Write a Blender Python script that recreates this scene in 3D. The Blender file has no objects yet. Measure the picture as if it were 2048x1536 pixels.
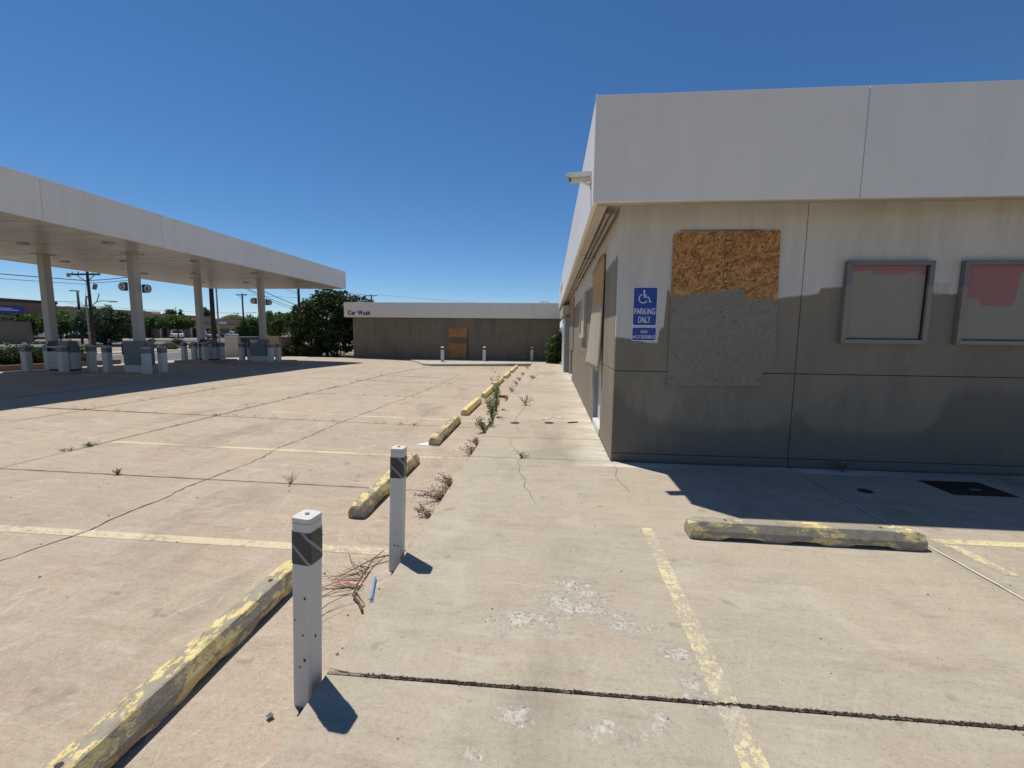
import bpy, math, random
import numpy as np
from mathutils import Matrix, Vector
random.seed(7); RS = np.random.RandomState(7)
R = math.radians
scn = bpy.context.scene
COL = scn.collection

# ------------------------------------------------------------------ camera
YAW, PITCH, ROLL, FPX, EYE = R(-4.9652), R(-6.4606), R(0.6225), 871.02, 1.6
def cam_axes():
    cy, sy, cp, sp = math.cos(YAW), math.sin(YAW), math.cos(PITCH), math.sin(PITCH)
    f = Vector((sy*cp, cy*cp, sp)); r0 = Vector((cy, -sy, 0)); u0 = r0.cross(f)
    return (math.cos(ROLL)*r0 + math.sin(ROLL)*u0, -math.sin(ROLL)*r0 + math.cos(ROLL)*u0, f)
CR, CU, CF = cam_axes()
cam = bpy.data.objects.new('camera', bpy.data.cameras.new('camera')); COL.objects.link(cam)
cam.data.sensor_fit = 'HORIZONTAL'; cam.data.sensor_width = 36.0
cam.data.lens = FPX/2048*36.0; cam.data.clip_start = 0.05; cam.data.clip_end = 9000
m = Matrix((CR, CU, -CF)).transposed().to_4x4(); m.translation = (0, 0, EYE)
cam.matrix_world = m
scn.camera = cam
# ------------------------------------------------------------------ light
SUN = Vector((-0.31, 0.275, 1.0)).normalized()          # towards the sun
w = bpy.data.worlds.new('World'); scn.world = w; w.use_nodes = True
wn = w.node_tree; bg = wn.nodes['Background']
sky = wn.nodes.new('ShaderNodeTexSky'); sky.sky_type = 'NISHITA'; sky.sun_disc = False
sky.sun_elevation = math.asin(SUN.z); sky.sun_rotation = math.atan2(SUN.x, SUN.y)
sky.altitude = 1600; sky.air_density = 1.0; sky.dust_density = 0.0; sky.ozone_density = 6.0
hs = wn.nodes.new('ShaderNodeHueSaturation'); hs.inputs['Saturation'].default_value = 1.15
wn.links.new(sky.outputs[0], hs.inputs['Color']); wn.links.new(hs.outputs[0], bg.inputs[0]); bg.inputs[1].default_value = 0.100
sl = bpy.data.lights.new('sun', 'SUN'); sl.energy = 4.75; sl.angle = R(0.53); sl.color = (1, 0.95, 0.85)
so = bpy.data.objects.new('sun', sl); COL.objects.link(so)
so.rotation_euler = (-SUN).to_track_quat('-Z', 'Y').to_euler()
vs = scn.view_settings
vs.view_transform = 'Standard'; vs.look = 'None'; vs.exposure = 0.0; vs.gamma = 1.0; vs.use_curve_mapping = False

# ------------------------------------------------------------------ helpers
def tag(o, label=None, cat=None, group=None, kind=None):
    if label: o['label'] = label
    if cat: o['category'] = cat
    if group: o['group'] = group
    if kind: o['kind'] = kind
    return o
def empty(name, loc=(0, 0, 0), rz=0.0):
    o = bpy.data.objects.new(name, None); COL.objects.link(o)
    o.location = loc; o.rotation_euler = (0, 0, rz); o.empty_display_size = .1
    return o
def copy_tree(o, parent=None):
    c = o.copy(); COL.objects.link(c); c.parent = parent
    for ch in list(o.children): copy_tree(ch, c)
    return c
class MB:
    def __init__(s): s.v = []; s.f = []; s.m = []; s.uv = {}
    def add(s, vs, fs, mi=0):
        b = len(s.v); s.v += [tuple(p) for p in vs]
        for f in fs: s.f.append(tuple(b+i for i in f)); s.m.append(mi)
        return b
    def box(s, x0, y0, z0, x1, y1, z1, mi=0):
        s.add([(x0,y0,z0),(x1,y0,z0),(x1,y1,z0),(x0,y1,z0),(x0,y0,z1),(x1,y0,z1),(x1,y1,z1),(x0,y1,z1)],
              [(0,3,2,1),(4,5,6,7),(0,1,5,4),(1,2,6,5),(2,3,7,6),(3,0,4,7)], mi); return s
    def cbox(s, c, d, rz=0, mi=0):
        cx, cy, cz = c; hx, hy, hz = d[0]/2, d[1]/2, d[2]/2; co, si = math.cos(rz), math.sin(rz)
        pts = []
        for z in (-hz, hz):
            for x, y in ((-hx,-hy),(hx,-hy),(hx,hy),(-hx,hy)):
                pts.append((cx+x*co-y*si, cy+x*si+y*co, cz+z))
        s.add(pts, [(0,3,2,1),(4,5,6,7),(0,1,5,4),(1,2,6,5),(2,3,7,6),(3,0,4,7)], mi); return s
    def tube(s, pts, rad, n=6, cap=True, mi=0):
        pts = [Vector(p) for p in pts]; k = len(pts)
        rads = rad if isinstance(rad, (list, tuple)) else [rad]*k
        b = len(s.v); prev = None
        for i, p in enumerate(pts):
            t = (pts[min(i+1, k-1)]-pts[max(i-1, 0)])
            t = t.normalized() if t.length > 1e-9 else Vector((0, 0, 1))
            if prev is None:
                a = t.cross(Vector((0, 0, 1)))
                if a.length < 1e-3: a = t.cross(Vector((1, 0, 0)))
            else: a = prev - t*prev.dot(t)
            a.normalize(); prev = a; c = t.cross(a)
            for j in range(n):
                q = 2*math.pi*(j+.5)/n; s.v.append(tuple(p + (a*math.cos(q)+c*math.sin(q))*rads[i]))
        for i in range(k-1):
            for j in range(n):
                j2 = (j+1) % n; s.f.append((b+i*n+j, b+i*n+j2, b+(i+1)*n+j2, b+(i+1)*n+j)); s.m.append(mi)
        if cap:
            s.f.append(tuple(b+j for j in reversed(range(n)))); s.m.append(mi)
            s.f.append(tuple(b+(k-1)*n+j for j in range(n))); s.m.append(mi)
        return s
    def prism(s, poly, fn0, fn1, mi=0):
        """poly: 2-D outline (counter-clockwise seen from side 1); fn0/fn1 map (a,b) to 3-D for both ends"""
        n = len(poly)
        s.add([fn0(*p) for p in poly]+[fn1(*p) for p in poly],
              [tuple(reversed(range(n))), tuple(range(n, 2*n))]+[(i, (i+1) % n, n+(i+1) % n, n+i) for i in range(n)], mi); return s
    def build(s, name, mat, parent=None, smooth=False, bevel=0, seg=2):
        me = bpy.data.meshes.new(name); me.from_pydata(s.v, [], s.f)
        mats = mat if isinstance(mat, (list, tuple)) else [mat]
        for q in mats: me.materials.append(q)
        if len(mats) > 1: me.polygons.foreach_set('material_index', s.m)
        if smooth: me.polygons.foreach_set('use_smooth', [True]*len(s.f))
        me.update()
        o = bpy.data.objects.new(name, me); COL.objects.link(o)
        if parent: o.parent = parent
        if bevel:
            b = o.modifiers.new('bevel', 'BEVEL'); b.width = bevel; b.segments = seg; b.limit_method = 'ANGLE'; b.angle_limit = R(35)
        return o
def box_obj(name, mat, parent, x0, y0, z0, x1, y1, z1, bevel=0):
    return MB().box(x0, y0, z0, x1, y1, z1).build(name, mat, parent, bevel=bevel)
def at(px, py, w):                     # a point w metres ahead along the view axis
    return Vector((0, 0, EYE)) + (CF + CR*((px-1024)/FPX) - CU*((py-768)/FPX))*w
PXs = [-24.6, -21.5, -19, -17, -14, -10, -6.25, -1.05]; PZs = [-.28, -.08, .12, .19, .19, .12, .0188, -.12]; PZf = [-.28, -.1, .02, .05, .05, .0, -.14, -.15]
def gz(x, y):                          # surface of the parking lot
    if x > -1.05: return -.12
    f = float(np.interp(y, [16.5, 23.5], [0, 1])); return float((1-f)*np.interp(x, PXs, PZs)+f*np.interp(x, PXs, PZf))

# ------------------------------------------------------------------ materials
class NT:
    def __init__(s, name):
        s.mat = bpy.data.materials.new(name); s.mat.use_nodes = True; s.t = s.mat.node_tree
        s.b = s.t.nodes['Principled BSDF']; s.out = s.t.nodes['Material Output']; s._pos = None
    def n(s, typ, **kw):
        k = s.t.nodes.new(typ)
        for a, v in kw.items(): setattr(k, a, v)
        return k
    def link(s, a, b): s.t.links.new(a, b)
    def setin(s, sock, v):
        if isinstance(v, bpy.types.NodeSocket): s.link(v, sock)
        elif isinstance(v, (tuple, list)) and len(v) == 3 and sock.type == 'RGBA': sock.default_value = (*v, 1)
        else: sock.default_value = v
    def pos(s):
        if s._pos is None: s._pos = s.n('ShaderNodeNewGeometry').outputs['Position']
        return s._pos
    def obj(s): return s.n('ShaderNodeTexCoord').outputs['Object']
    def uv(s): return s.n('ShaderNodeTexCoord').outputs['UV']
    def mapv(s, v, scale=(1, 1, 1), rot=(0, 0, 0), loc=(0, 0, 0)):
        k = s.n('ShaderNodeMapping'); s.link(v, k.inputs[0]); k.inputs[1].default_value = loc
        k.inputs[2].default_value = rot; k.inputs[3].default_value = scale; return k.outputs[0]
    def noise(s, scale, detail=4, rough=.6, vec=None, dist=0):
        k = s.n('ShaderNodeTexNoise'); s.link(vec or s.pos(), k.inputs['Vector'])
        k.inputs['Scale'].default_value = scale; k.inputs['Detail'].default_value = detail
        k.inputs['Roughness'].default_value = rough; k.inputs['Distortion'].default_value = dist; return k.outputs['Fac']
    def vor(s, scale, feat='F1', vec=None, out='Distance', rnd=1):
        k = s.n('ShaderNodeTexVoronoi'); k.feature = feat; s.link(vec or s.pos(), k.inputs['Vector'])
        k.inputs['Scale'].default_value = scale; k.inputs['Randomness'].default_value = rnd; return k.outputs[out]
    def ramp(s, fac, stops, interp='LINEAR'):
        k = s.n('ShaderNodeValToRGB'); s.link(fac, k.inputs[0]); k.color_ramp.interpolation = interp
        e = k.color_ramp.elements
        while len(e) < len(stops): e.new(.5)
        for i, (p, c) in enumerate(stops):
            e[i].position = p; e[i].color = (c, c, c, 1) if isinstance(c, (int, float)) else (*c, 1)
        return k.outputs[0]
    def mix(s, fac, a, b, mode='MIX'):
        k = s.n('ShaderNodeMix'); k.data_type = 'RGBA'; k.blend_type = mode
        s.setin(k.inputs[0], fac); s.setin(k.inputs[6], a); s.setin(k.inputs[7], b); return k.outputs[2]
    def math(s, op, a, b=0.0, c=None, clamp=False):
        k = s.n('ShaderNodeMath'); k.operation = op; k.use_clamp = clamp
        s.setin(k.inputs[0], a); s.setin(k.inputs[1], b)
        if c is not None: s.setin(k.inputs[2], c)
        return k.outputs[0]
    def sep(s, v):
        k = s.n('ShaderNodeSeparateXYZ'); s.link(v, k.inputs[0]); return k.outputs
    def rnd(s): return s.n('ShaderNodeObjectInfo').outputs['Random']
    def bump(s, h, strength=.3, dist=.01):
        k = s.n('ShaderNodeBump'); s.link(h, k.inputs['Height']); k.inputs['Strength'].default_value = strength
        k.inputs['Distance'].default_value = dist; s.link(k.outputs[0], s.b.inputs['Normal']); return k
    def fin(s, col, rough=.8, metal=0.0, spec=None):
        s.setin(s.b.inputs['Base Color'], col); s.setin(s.b.inputs['Roughness'], rough); s.setin(s.b.inputs['Metallic'], metal)
        if spec is not None: s.setin(s.b.inputs['Specular IOR Level'], spec)
        return s.mat
MT = {}
def plain(name, col, rough=.6, metal=0, var=.12, scale=6.0, bump=0, spec=None):
    s = NT(name); d = tuple(c*(1-var*1.6) for c in col); l = tuple(min(1, c*(1+var)) for c in col)
    c = s.mix(s.noise(scale, 5, .65), d, l); c = s.mix(s.math('MULTIPLY', s.rnd(), .18), c, d)
    if bump: s.bump(s.noise(scale*12, 4), bump, .01)
    MT[name] = s.fin(c, rough, metal, spec); return MT[name]

def rotscale(s, v, rot, scale):
    return s.mapv(s.mapv(v, rot=rot), scale)
def concrete_col(s, a, b, dark, scale=1.0, scratch=1.0):
    """weathered concrete colour from world position"""
    big = s.ramp(s.noise(.5*scale, 6, .62), [(.36, 0), (.64, 1)])
    c = s.mix(big, a, b)
    mid = s.ramp(s.noise(2.6*scale, 8, .72, dist=.6), [(.47, 0), (.66, 1)])
    c = s.mix(s.math('MULTIPLY', mid, .50), c, dark)
    warm = s.ramp(s.noise(.8*scale, 5, .6, vec=s.mapv(s.pos(), loc=(31, 7, 0))), [(.48, 0), (.66, 1)])
    c = s.mix(s.math('MULTIPLY', warm, .30), c, (a[0]*1.02, a[1]*.92, a[2]*.86))
    fine = s.noise(170, 4, .8)
    c = s.mix(s.ramp(fine, [(.30, .75), (.46, 0)]), c, tuple(x*.45 for x in dark))
    c = s.mix(s.ramp(fine, [(.54, 0), (.70, .6)]), c, (.66, .61, .53))
    med = s.noise(42, 5, .75); c = s.mix(s.ramp(med, [(.34, .5), (.46, 0)]), c, tuple(x*.7 for x in dark)); c = s.mix(s.ramp(med, [(.55, 0), (.68, .35)]), c, (.6, .55, .47))
    sp = s.vor(21, 'F1', out='Distance'); c = s.mix(s.math('MULTIPLY', s.ramp(sp, [(.045, 1), (.09, 0)]), .55), c, (.085, .07, .06))
    wh = s.ramp(s.noise(1.15*scale, 8, .74, dist=1.2), [(.54, 0), (.66, 1)])
    c = s.mix(s.math('MULTIPLY', wh, .30), c, (.58, .53, .45))
    stain = s.ramp(s.noise(.9, 6, .65, vec=s.mapv(s.pos(), (1, .35, 1), loc=(13, 5, 0))), [(.55, 0), (.68, 1)])
    c = s.mix(s.math('MULTIPLY', stain, .46), c, tuple(x*.62 for x in dark))
    spot = s.ramp(s.noise(5.5, 3, .5, vec=s.mapv(s.pos(), loc=(3, 9, 0))), [(.66, 0), (.72, 1)])
    c = s.mix(s.math('MULTIPLY', spot, .38), c, tuple(x*.5 for x in dark))
    stk = s.noise(1.0, 8, .78, vec=rotscale(s, s.pos(), (0, 0, .06), (1.6, 9, 1))); c = s.mix(s.ramp(stk, [(.54, 0), (.66, .42)]), c, tuple(x*.72 for x in dark)); c = s.mix(s.ramp(stk, [(.34, .35), (.46, 0)]), c, (.60, .54, .45))
    if scratch:
        for rot, sc, lo, hi, am in ((.6, (9, .9, 1), .565, .63, .5), (-.35, (8, .8, 1), .575, .64, .42), (1.35, (10, 1.1, 1), .58, .64, .4)):
            k = s.ramp(s.noise(1.6, 9, .76, vec=rotscale(s, s.pos(), (0, 0, rot), sc), dist=1.4), [(lo, 0), (hi, 1)])
            k = s.math('MULTIPLY', k, s.ramp(s.noise(1.3, 3, .5, vec=s.mapv(s.pos(), loc=(rot*20, 3, 0))), [(.46, 0), (.58, 1)]))
            c = s.mix(s.math('MULTIPLY', k, am*scratch), c, (.66, .61, .53))
    return c, s.math('ADD', s.math('MULTIPLY', fine, .6), s.math('MULTIPLY', med, .6))
LOT = ((.47, .38, .288), (.40, .326, .248), (.32, .252, .188))
WALK = ((.455, .392, .302), (.398, .342, .265), (.31, .262, .202))
def concrete(name, cols, tint=.22, spall=None, scratch=1.0):
    s = NT(name); c, fine = concrete_col(s, *cols, scratch=scratch)
    c = s.mix(s.math('MULTIPLY', s.rnd(), tint), c, tuple(x*.9 for x in cols[2]))
    h = s.math('ADD', s.math('MULTIPLY', fine, .6), s.noise(14, 5))
    if spall:
        x, y, _ = s.sep(s.pos()); tot = None
        for (cx, cy, rx, ry) in spall:
            dx = s.math('MULTIPLY', s.math('SUBTRACT', x, cx), 1/rx); dy = s.math('MULTIPLY', s.math('SUBTRACT', y, cy), 1/ry)
            d = s.math('SUBTRACT', 1.0, s.math('SQRT', s.math('ADD', s.math('MULTIPLY', dx, dx), s.math('MULTIPLY', dy, dy))), clamp=True)
            tot = d if tot is None else s.math('MAXIMUM', tot, d)
        mk = s.ramp(s.math('ADD', tot, s.math('MULTIPLY', s.math('SUBTRACT', s.noise(8, 10, .84), .5), 5.0)), [(.50, 0), (.78, 1)])
        mk = s.math('MULTIPLY', mk, s.ramp(tot, [(0, 0), (.12, 1)]))
        ag = s.vor(75, 'F1', out='Color'); agv = s.sep(ag)[0]
        ac = s.ramp(agv, [(0, (.16, .145, .13)), (.14, (.34, .315, .27)), (.6, (.46, .43, .375)), (1, (.60, .565, .50))])
        c = s.mix(s.math('MULTIPLY', mk, .75), c, ac)
        # pale bloom along the foot of the side wall
        bl = s.math('MULTIPLY', s.ramp(x, [(.18, 0), (.78, 1)]), s.math('GREATER_THAN', y, 5.3)); bl = s.math('MULTIPLY', bl, s.ramp(s.noise(1.2, 6, .7, vec=s.mapv(s.pos(), (.6, 2.2, 1))), [(.42, 0), (.60, 1)]))
        c = s.mix(s.math('MULTIPLY', bl, .6), c, (.70, .66, .58))
        h = s.math('SUBTRACT', h, s.math('MULTIPLY', mk, s.math('ADD', .8, s.math('MULTIPLY', agv, 1.6))))
    s.bump(h, .35, .006); MT[name] = s.fin(c, .85, 0, .25); return MT[name]
concrete('lot_concrete', LOT)
SPALL = [(-.13, 2.28, .42, .2), (.12, 2.45, .40, .26), (.2, 2.62, .3, .25), (.45, 2.33, .24, .16), (.66, 2.1, .17, .2), (.70, 1.9, .12, .2), (-.1, 1.66, .14, .1), (.27, 1.63, .2, .11), (.49, 1.7, .13, .1), (-.26, 1.47, .12, .07), (1.5, 1.2, .3, .2), (.2, 3.1, .12, .15)]
concrete('walk_concrete', WALK, spall=SPALL, scratch=.35)
concrete('kerb_concrete', ((.40, .36, .30), (.34, .30, .25), (.26, .22, .18)), scratch=0)
concrete('apron_concrete', ((.50, .46, .39), (.44, .40, .34), (.36, .32, .26)), scratch=0)
def paint_line(name, under, col, cover, alpha):
    s = NT(name); c, fine = concrete_col(s, *under)
    wear = s.math('ADD', s.math('MULTIPLY', s.noise(1.3, 3), .55), s.math('MULTIPLY', s.noise(22, 8, .78), .75))
    k = s.ramp(wear, [(.56+cover, 1), (.62+cover, 0)])
    pc = s.mix(s.noise(30, 4), tuple(x*.85 for x in col), col)
    s.bump(s.math('ADD', fine, s.math('MULTIPLY', k, .5)), .3, .004)
    MT[name] = s.fin(s.mix(s.math('MULTIPLY', k, alpha), c, pc), .8, 0, .25)
paint_line('lot_line_paint', LOT, (.70, .60, .38), .075, .72)
paint_line('walk_line_paint', WALK, (.74, .64, .34), .045, .85)
def wheel_stop_mat(name, cover):
    s = NT(name); o = s.obj(); r = s.rnd()
    v = s.n('ShaderNodeVectorMath'); v.operation = 'ADD'; s.link(o, v.inputs[0])
    cmb = s.n('ShaderNodeCombineXYZ'); s.link(s.math('MULTIPLY', r, 37), cmb.inputs[0]); s.link(cmb.outputs[0], v.inputs[1]); v = v.outputs[0]
    g = s.mix(s.noise(16, 6, .7, vec=v), (.27, .235, .18), (.42, .37, .29)); g = s.mix(s.ramp(s.noise(120, 3, vec=v), [(.5, 0), (.7, .5)]), g, (.15, .125, .10))
    y = s.mix(s.noise(5, 5, .7, vec=v), (.66, .50, .19), (.80, .68, .36)); y = s.mix(s.ramp(s.noise(60, 4, vec=v), [(.5, 0), (.75, .4)]), y, (.40, .28, .08))
    a = s.math('ADD', s.math('MULTIPLY', s.noise(2.4, 3, vec=v), .55), s.math('MULTIPLY', s.noise(15, 10, .78, vec=s.mapv(v, (1, .45, 1))), 1.0))
    k = s.ramp(a, [(.66+cover, 1), (.675+cover, 0)])
    s.bump(s.math('ADD', s.math('MULTIPLY', k, .45), s.noise(70, 4, vec=v)), .5, .006)
    gr = s.ramp(s.noise(7, 7, .75, vec=v), [(.48, 0), (.66, .5)]); MT[name] = s.fin(s.mix(gr, s.mix(k, g, y), (.17, .145, .105)), .8, 0, .2)
wheel_stop_mat('stop_worn', .11); wheel_stop_mat('stop_bare', .07); wheel_stop_mat('stop_yellow', .25)

def paint_zone(s, stops, x0, x1, axis, ztop=4.0, wob=.05, soft=.012):
    """1 below an uneven edge, such as hand-rolled paint, whose height is given along a wall"""
    p = s.sep(s.pos()); t = s.math('MULTIPLY', s.math('SUBTRACT', p[axis], x0), 1/(x1-x0))
    zb = s.math('MULTIPLY', s.ramp(t, [((a-x0)/(x1-x0), b/ztop) for a, b in stops]), ztop)
    zb = s.math('ADD', zb, s.math('MULTIPLY', s.math('SUBTRACT', s.noise(7, 5), .5), wob))
    return s.ramp(s.math('MULTIPLY_ADD', s.math('SUBTRACT', zb, p[2]), 1.0, .5), [(.5-soft, 0), (.5+soft, 1)])
FRONT_PAINT = [(.81, 1.585), (1.17, 1.534), (1.335, 1.512), (1.345, 1.708), (1.395, 1.709), (1.40, 2.16), (1.45, 2.16), (1.455, 2.07), (2.66, 2.066), (3.02, 2.10), (3.175, 2.13), (3.18, 2.19), (3.42, 2.20), (4.34, 2.20), (4.39, 2.135), (4.64, 2.12), (5.6, 2.18), (6.5, 2.0)]
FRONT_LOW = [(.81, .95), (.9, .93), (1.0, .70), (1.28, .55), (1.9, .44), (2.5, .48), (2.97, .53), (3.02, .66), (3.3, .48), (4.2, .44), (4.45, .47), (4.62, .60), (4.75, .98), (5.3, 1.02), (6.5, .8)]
SIDE_PAINT = [(5.57, 2.35), (5.63, 2.6), (6.4, 2.56), (7.0, 2.6), (8.5, 2.55), (9.9, 2.62), (11.5, 2.52), (13.6, 2.60), (17, 2.5), (26, 2.55)]
def wall_mat(name, upper, lower, front, low=None):
    s = NT(name)
    st = s.noise(42, 5, .75)
    ver = s.noise(1.4, 6, .7, vec=s.mapv(s.pos(), (3.5, 3.5, .35)))
    up = s.mix(s.ramp(ver, [(.42, 0), (.72, .55)]), upper, tuple(c*.72 for c in upper))
    up = s.mix(s.ramp(s.noise(.9, 6), [(.5, 0), (.75, .35)]), up, (.38, .35, .29))
    lo = s.mix(s.ramp(s.noise(1.1, 5, .6, vec=s.mapv(s.pos(), (1, 1, .5))), [(.38, 0), (.44, .6), (.60, .65), (.63, 1)]), lower, tuple(c*.80 for c in lower))
    lo = s.mix(s.ramp(ver, [(.5, 0), (.8, .4)]), lo, tuple(c*.7 for c in lower))
    k = paint_zone(s, FRONT_PAINT, .81, 6.5, 0) if front else paint_zone(s, SIDE_PAINT, 5.57, 26, 1, wob=.2)
    c = s.mix(k, up, lo)
    if front:
        ps = s.pos()
        for loc, thr in (((0, 0, 0), .50), ((7, 0, 3), .53)):      # overlapping roller patches of slightly different tan
            q = s.vor(1.0, 'F1', out='Color', vec=s.mapv(s.mapv(ps, loc=loc), (1.0, .01, .75)), rnd=.9); q = s.sep(q)[0]
            c = s.mix(s.math('MULTIPLY', s.math('MULTIPLY', k, s.math('GREATER_THAN', q, thr)), .22), c, (.19, .165, .128))
        rl = s.noise(1.0, 5, .7, vec=s.mapv(ps, (9, 9, .7))); c = s.mix(s.math('MULTIPLY', k, s.ramp(rl, [(.50, 0), (.64, .30)])), c, (.20, .175, .14))
        k2 = paint_zone(s, FRONT_LOW, .81, 6.5, 0, wob=.22, soft=.05)  # lower wall mixed darker below a soft, uneven edge
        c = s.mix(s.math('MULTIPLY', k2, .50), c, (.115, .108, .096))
        dr = s.ramp(s.noise(1.3, 7, .75, vec=s.mapv(ps, (1.5, 1.5, .5), loc=(5, 0, 0))), [(.52, 0), (.68, .4)]); c = s.mix(s.math('MULTIPLY', dr, s.math('MULTIPLY_ADD', k, .75, .25)), c, (.13, .118, .10))
        # sand-coloured roller patch beside the display case
        p = s.sep(s.pos()); b = s.math('MULTIPLY', s.math('LESS_THAN', s.math('ABSOLUTE', s.math('SUBTRACT', p[0], 4.5)), .105), s.math('LESS_THAN', s.math('ABSOLUTE', s.math('SUBTRACT', p[2], 2.19)), .06))
        c = s.mix(s.math('MULTIPLY', b, s.ramp(s.noise(45, 4, .8), [(.4, 0), (.6, .8)])), c, (.42, .32, .26))
    s.bump(st, .32, .008); MT[name] = s.fin(c, .85, 0, .2)
UPW, TAN = (.61, .585, .53), (.29, .25, .19)
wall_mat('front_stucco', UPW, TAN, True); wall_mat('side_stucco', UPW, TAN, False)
def osb(name, painted=None):
    s = NT(name); p = s.pos(); f = None; sel = s.sep(s.vor(26, 'F1', out='Color'))
    for i, ang in enumerate((.15, .75, 1.35, 2.0, 2.65)):
        v = rotscale(s, s.mapv(p, loc=(i*3.1, 0, i*1.7)), (0, ang, 0), (46, 46, 12)); n1 = s.sep(s.vor(1.0, 'F1', out='Color', vec=v))[0]
        f = n1 if f is None else s.mix(s.math('GREATER_THAN', sel[i % 3], (.2, .45, .62, .5, .7)[i]), f, n1)
    f = s.math('ADD', s.math('MULTIPLY', f, .75), s.math('MULTIPLY', s.noise(90, 4), .3))
    c = s.ramp(f, [(.05, (.11, .042, .012)), (.28, (.28, .125, .04)), (.55, (.41, .20, .07)), (.85, (.54, .30, .12)), (1, (.64, .42, .21))])
    if painted:
        dash = s.math('MULTIPLY', s.ramp(f, [(.13, 1), (.20, 0)]), s.ramp(s.noise(17, 4), [(.50, 0), (.58, 1)]))
        pc = s.mix(s.math('MULTIPLY', f, .8), s.mix(s.noise(2.5, 5), (.30, .28, .23), (.235, .22, .18)), (.185, .165, .125)); pc = s.mix(s.math('MULTIPLY', dash, .7), pc, (.06, .052, .042))
        axis, stops, x0, x1 = painted; k = paint_zone(s, stops, x0, x1, axis, wob=.16); k = s.math('MULTIPLY', k, s.ramp(s.math('ADD', f, s.noise(30, 4)), [(.45, .55), (.75, 1)])); c = s.mix(k, c, pc)
    s.bump(f, .4, .005); MT[name] = s.fin(c, .7, 0, .25)
osb('osb_front', (0, [(1.3, 2.12), (1.44, 2.12), (1.7, 2.11), (1.95, 2.15), (2.2, 2.17), (2.31, 2.17), (2.33, 2.06), (2.66, 2.06), (2.9, 2.06)], 1.3, 2.9))
osb('osb_side', (1, [(6, 2.15), (6.9, 2.1), (7.8, 2.16), (9, 2.12), (15, 2.2), (17, 2.25), (19, 2.2), (20, 2.2)], 6, 20)); osb('osb_plain')
s = NT('ribbed_board'); x = s.noise(1, 4, vec=s.mapv(s.pos(), (1, 22, 1.2))); yy = s.sep(s.pos())
c = s.mix(x, (.30, .25, .18), (.50, .43, .33)); up = s.mix(x, (.36, .19, .06), (.58, .36, .14)); k = s.ramp(s.math('ADD', s.math('SUBTRACT', yy[2], 2.1), s.math('MULTIPLY', x, .3)), [(.1, 0), (.24, 1)])
s.bump(x, .4, .01); MT['ribbed_board'] = s.fin(s.mix(k, c, up), .75)
def metal_paint(name, col, rough=.45, dirt=.2):
    s = NT(name); p = s.pos(); st = s.noise(1.6, 6, .7, vec=s.mapv(p, (2.2, 2.2, .25)))
    c = s.mix(s.math('MULTIPLY', s.ramp(st, [(.45, 0), (.8, 1)]), dirt), col, tuple(q*.6 for q in col))
    c = s.mix(s.math('MULTIPLY', s.ramp(s.noise(3, 6), [(.5, 0), (.8, 1)]), dirt*.6), c, (.42, .38, .31))
    c = s.mix(s.math('MULTIPLY', s.rnd(), .07), c, tuple(q*.6 for q in col))
    s.bump(s.noise(.7, 3), .10, .06); MT[name] = s.fin(c, rough)
metal_paint('fascia_white', (.80, .755, .675), .42, .2); metal_paint('canopy_white', (.80, .755, .675), .4, .26)
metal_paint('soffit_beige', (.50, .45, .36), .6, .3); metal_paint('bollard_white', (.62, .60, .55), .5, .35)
metal_paint('dispenser_white', (.55, .56, .57), .45, .3); metal_paint('dispenser_grey', (.15, .17, .19), .4, .35)
metal_paint('column_paint', (.46, .445, .41), .5, .25); metal_paint('frame_metal', (.16, .175, .19), .4, .2)
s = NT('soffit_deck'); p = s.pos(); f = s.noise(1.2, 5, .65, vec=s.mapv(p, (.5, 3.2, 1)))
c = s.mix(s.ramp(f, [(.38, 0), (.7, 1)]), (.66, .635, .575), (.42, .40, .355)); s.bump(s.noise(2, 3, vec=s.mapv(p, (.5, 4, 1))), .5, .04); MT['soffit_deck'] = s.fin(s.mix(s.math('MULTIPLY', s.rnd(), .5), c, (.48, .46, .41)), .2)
s = NT('display_panel'); k = paint_zone(s, [(3.3, 2.37), (3.72, 2.385), (3.75, 2.345), (4.05, 2.345), (4.15, 2.38), (4.4, 2.30), (4.6, 2.08), (4.9, 2.06), (4.93, 1.99), (5.25, 1.985), (5.29, 2.06), (5.31, 2.38), (5.7, 2.38)], 3.3, 5.7, 0, wob=.03)
s.bump(s.noise(60, 3), .1, .004); MT['display_panel'] = s.fin(s.mix(k, (.31, .135, .125), s.mix(s.noise(1.5, 5), (.25, .225, .18), (.29, .26, .205))), .6)
s = NT('frame_painted'); k = paint_zone(s, [(3.3, 2.21), (4.0, 2.24), (4.5, 2.2), (4.9, 2.19), (5.7, 2.2)], 3.3, 5.7, 0, wob=.06)
MT['frame_painted'] = s.fin(s.mix(k, s.mix(s.noise(8, 4), (.12, .13, .14), (.18, .185, .19)), s.mix(s.noise(4, 4), (.25, .225, .18), (.20, .18, .145))), .45)
s = NT('block'); isl = s.n('ShaderNodeNewGeometry').outputs['Random Per Island']; c = s.mix(s.noise(1.2, 5), (.285, .245, .185), (.235, .20, .155)); c = s.mix(s.math('MULTIPLY', isl, .45), c, (.19, .165, .13))
c = s.mix(s.ramp(s.noise(55, 4, .8), [(.45, 0), (.65, .5)]), c, (.15, .13, .10)); c = s.mix(s.ramp(s.noise(.8, 7, .75, vec=s.mapv(s.pos(), (1.6, 1, .3))), [(.5, 0), (.64, .55)]), c, (.13, .115, .09))
s.bump(s.noise(60, 5, .8), .5, .01); MT['block'] = s.fin(c, .9, 0, .1)
plain('mortar', (.13, .11, .09), .9)
plain('black', (.012, .012, .014), .5); plain('dark_glass', (.012, .014, .016), .12, 0, .1); plain('rubber', (.02, .02, .02), .8)
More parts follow.
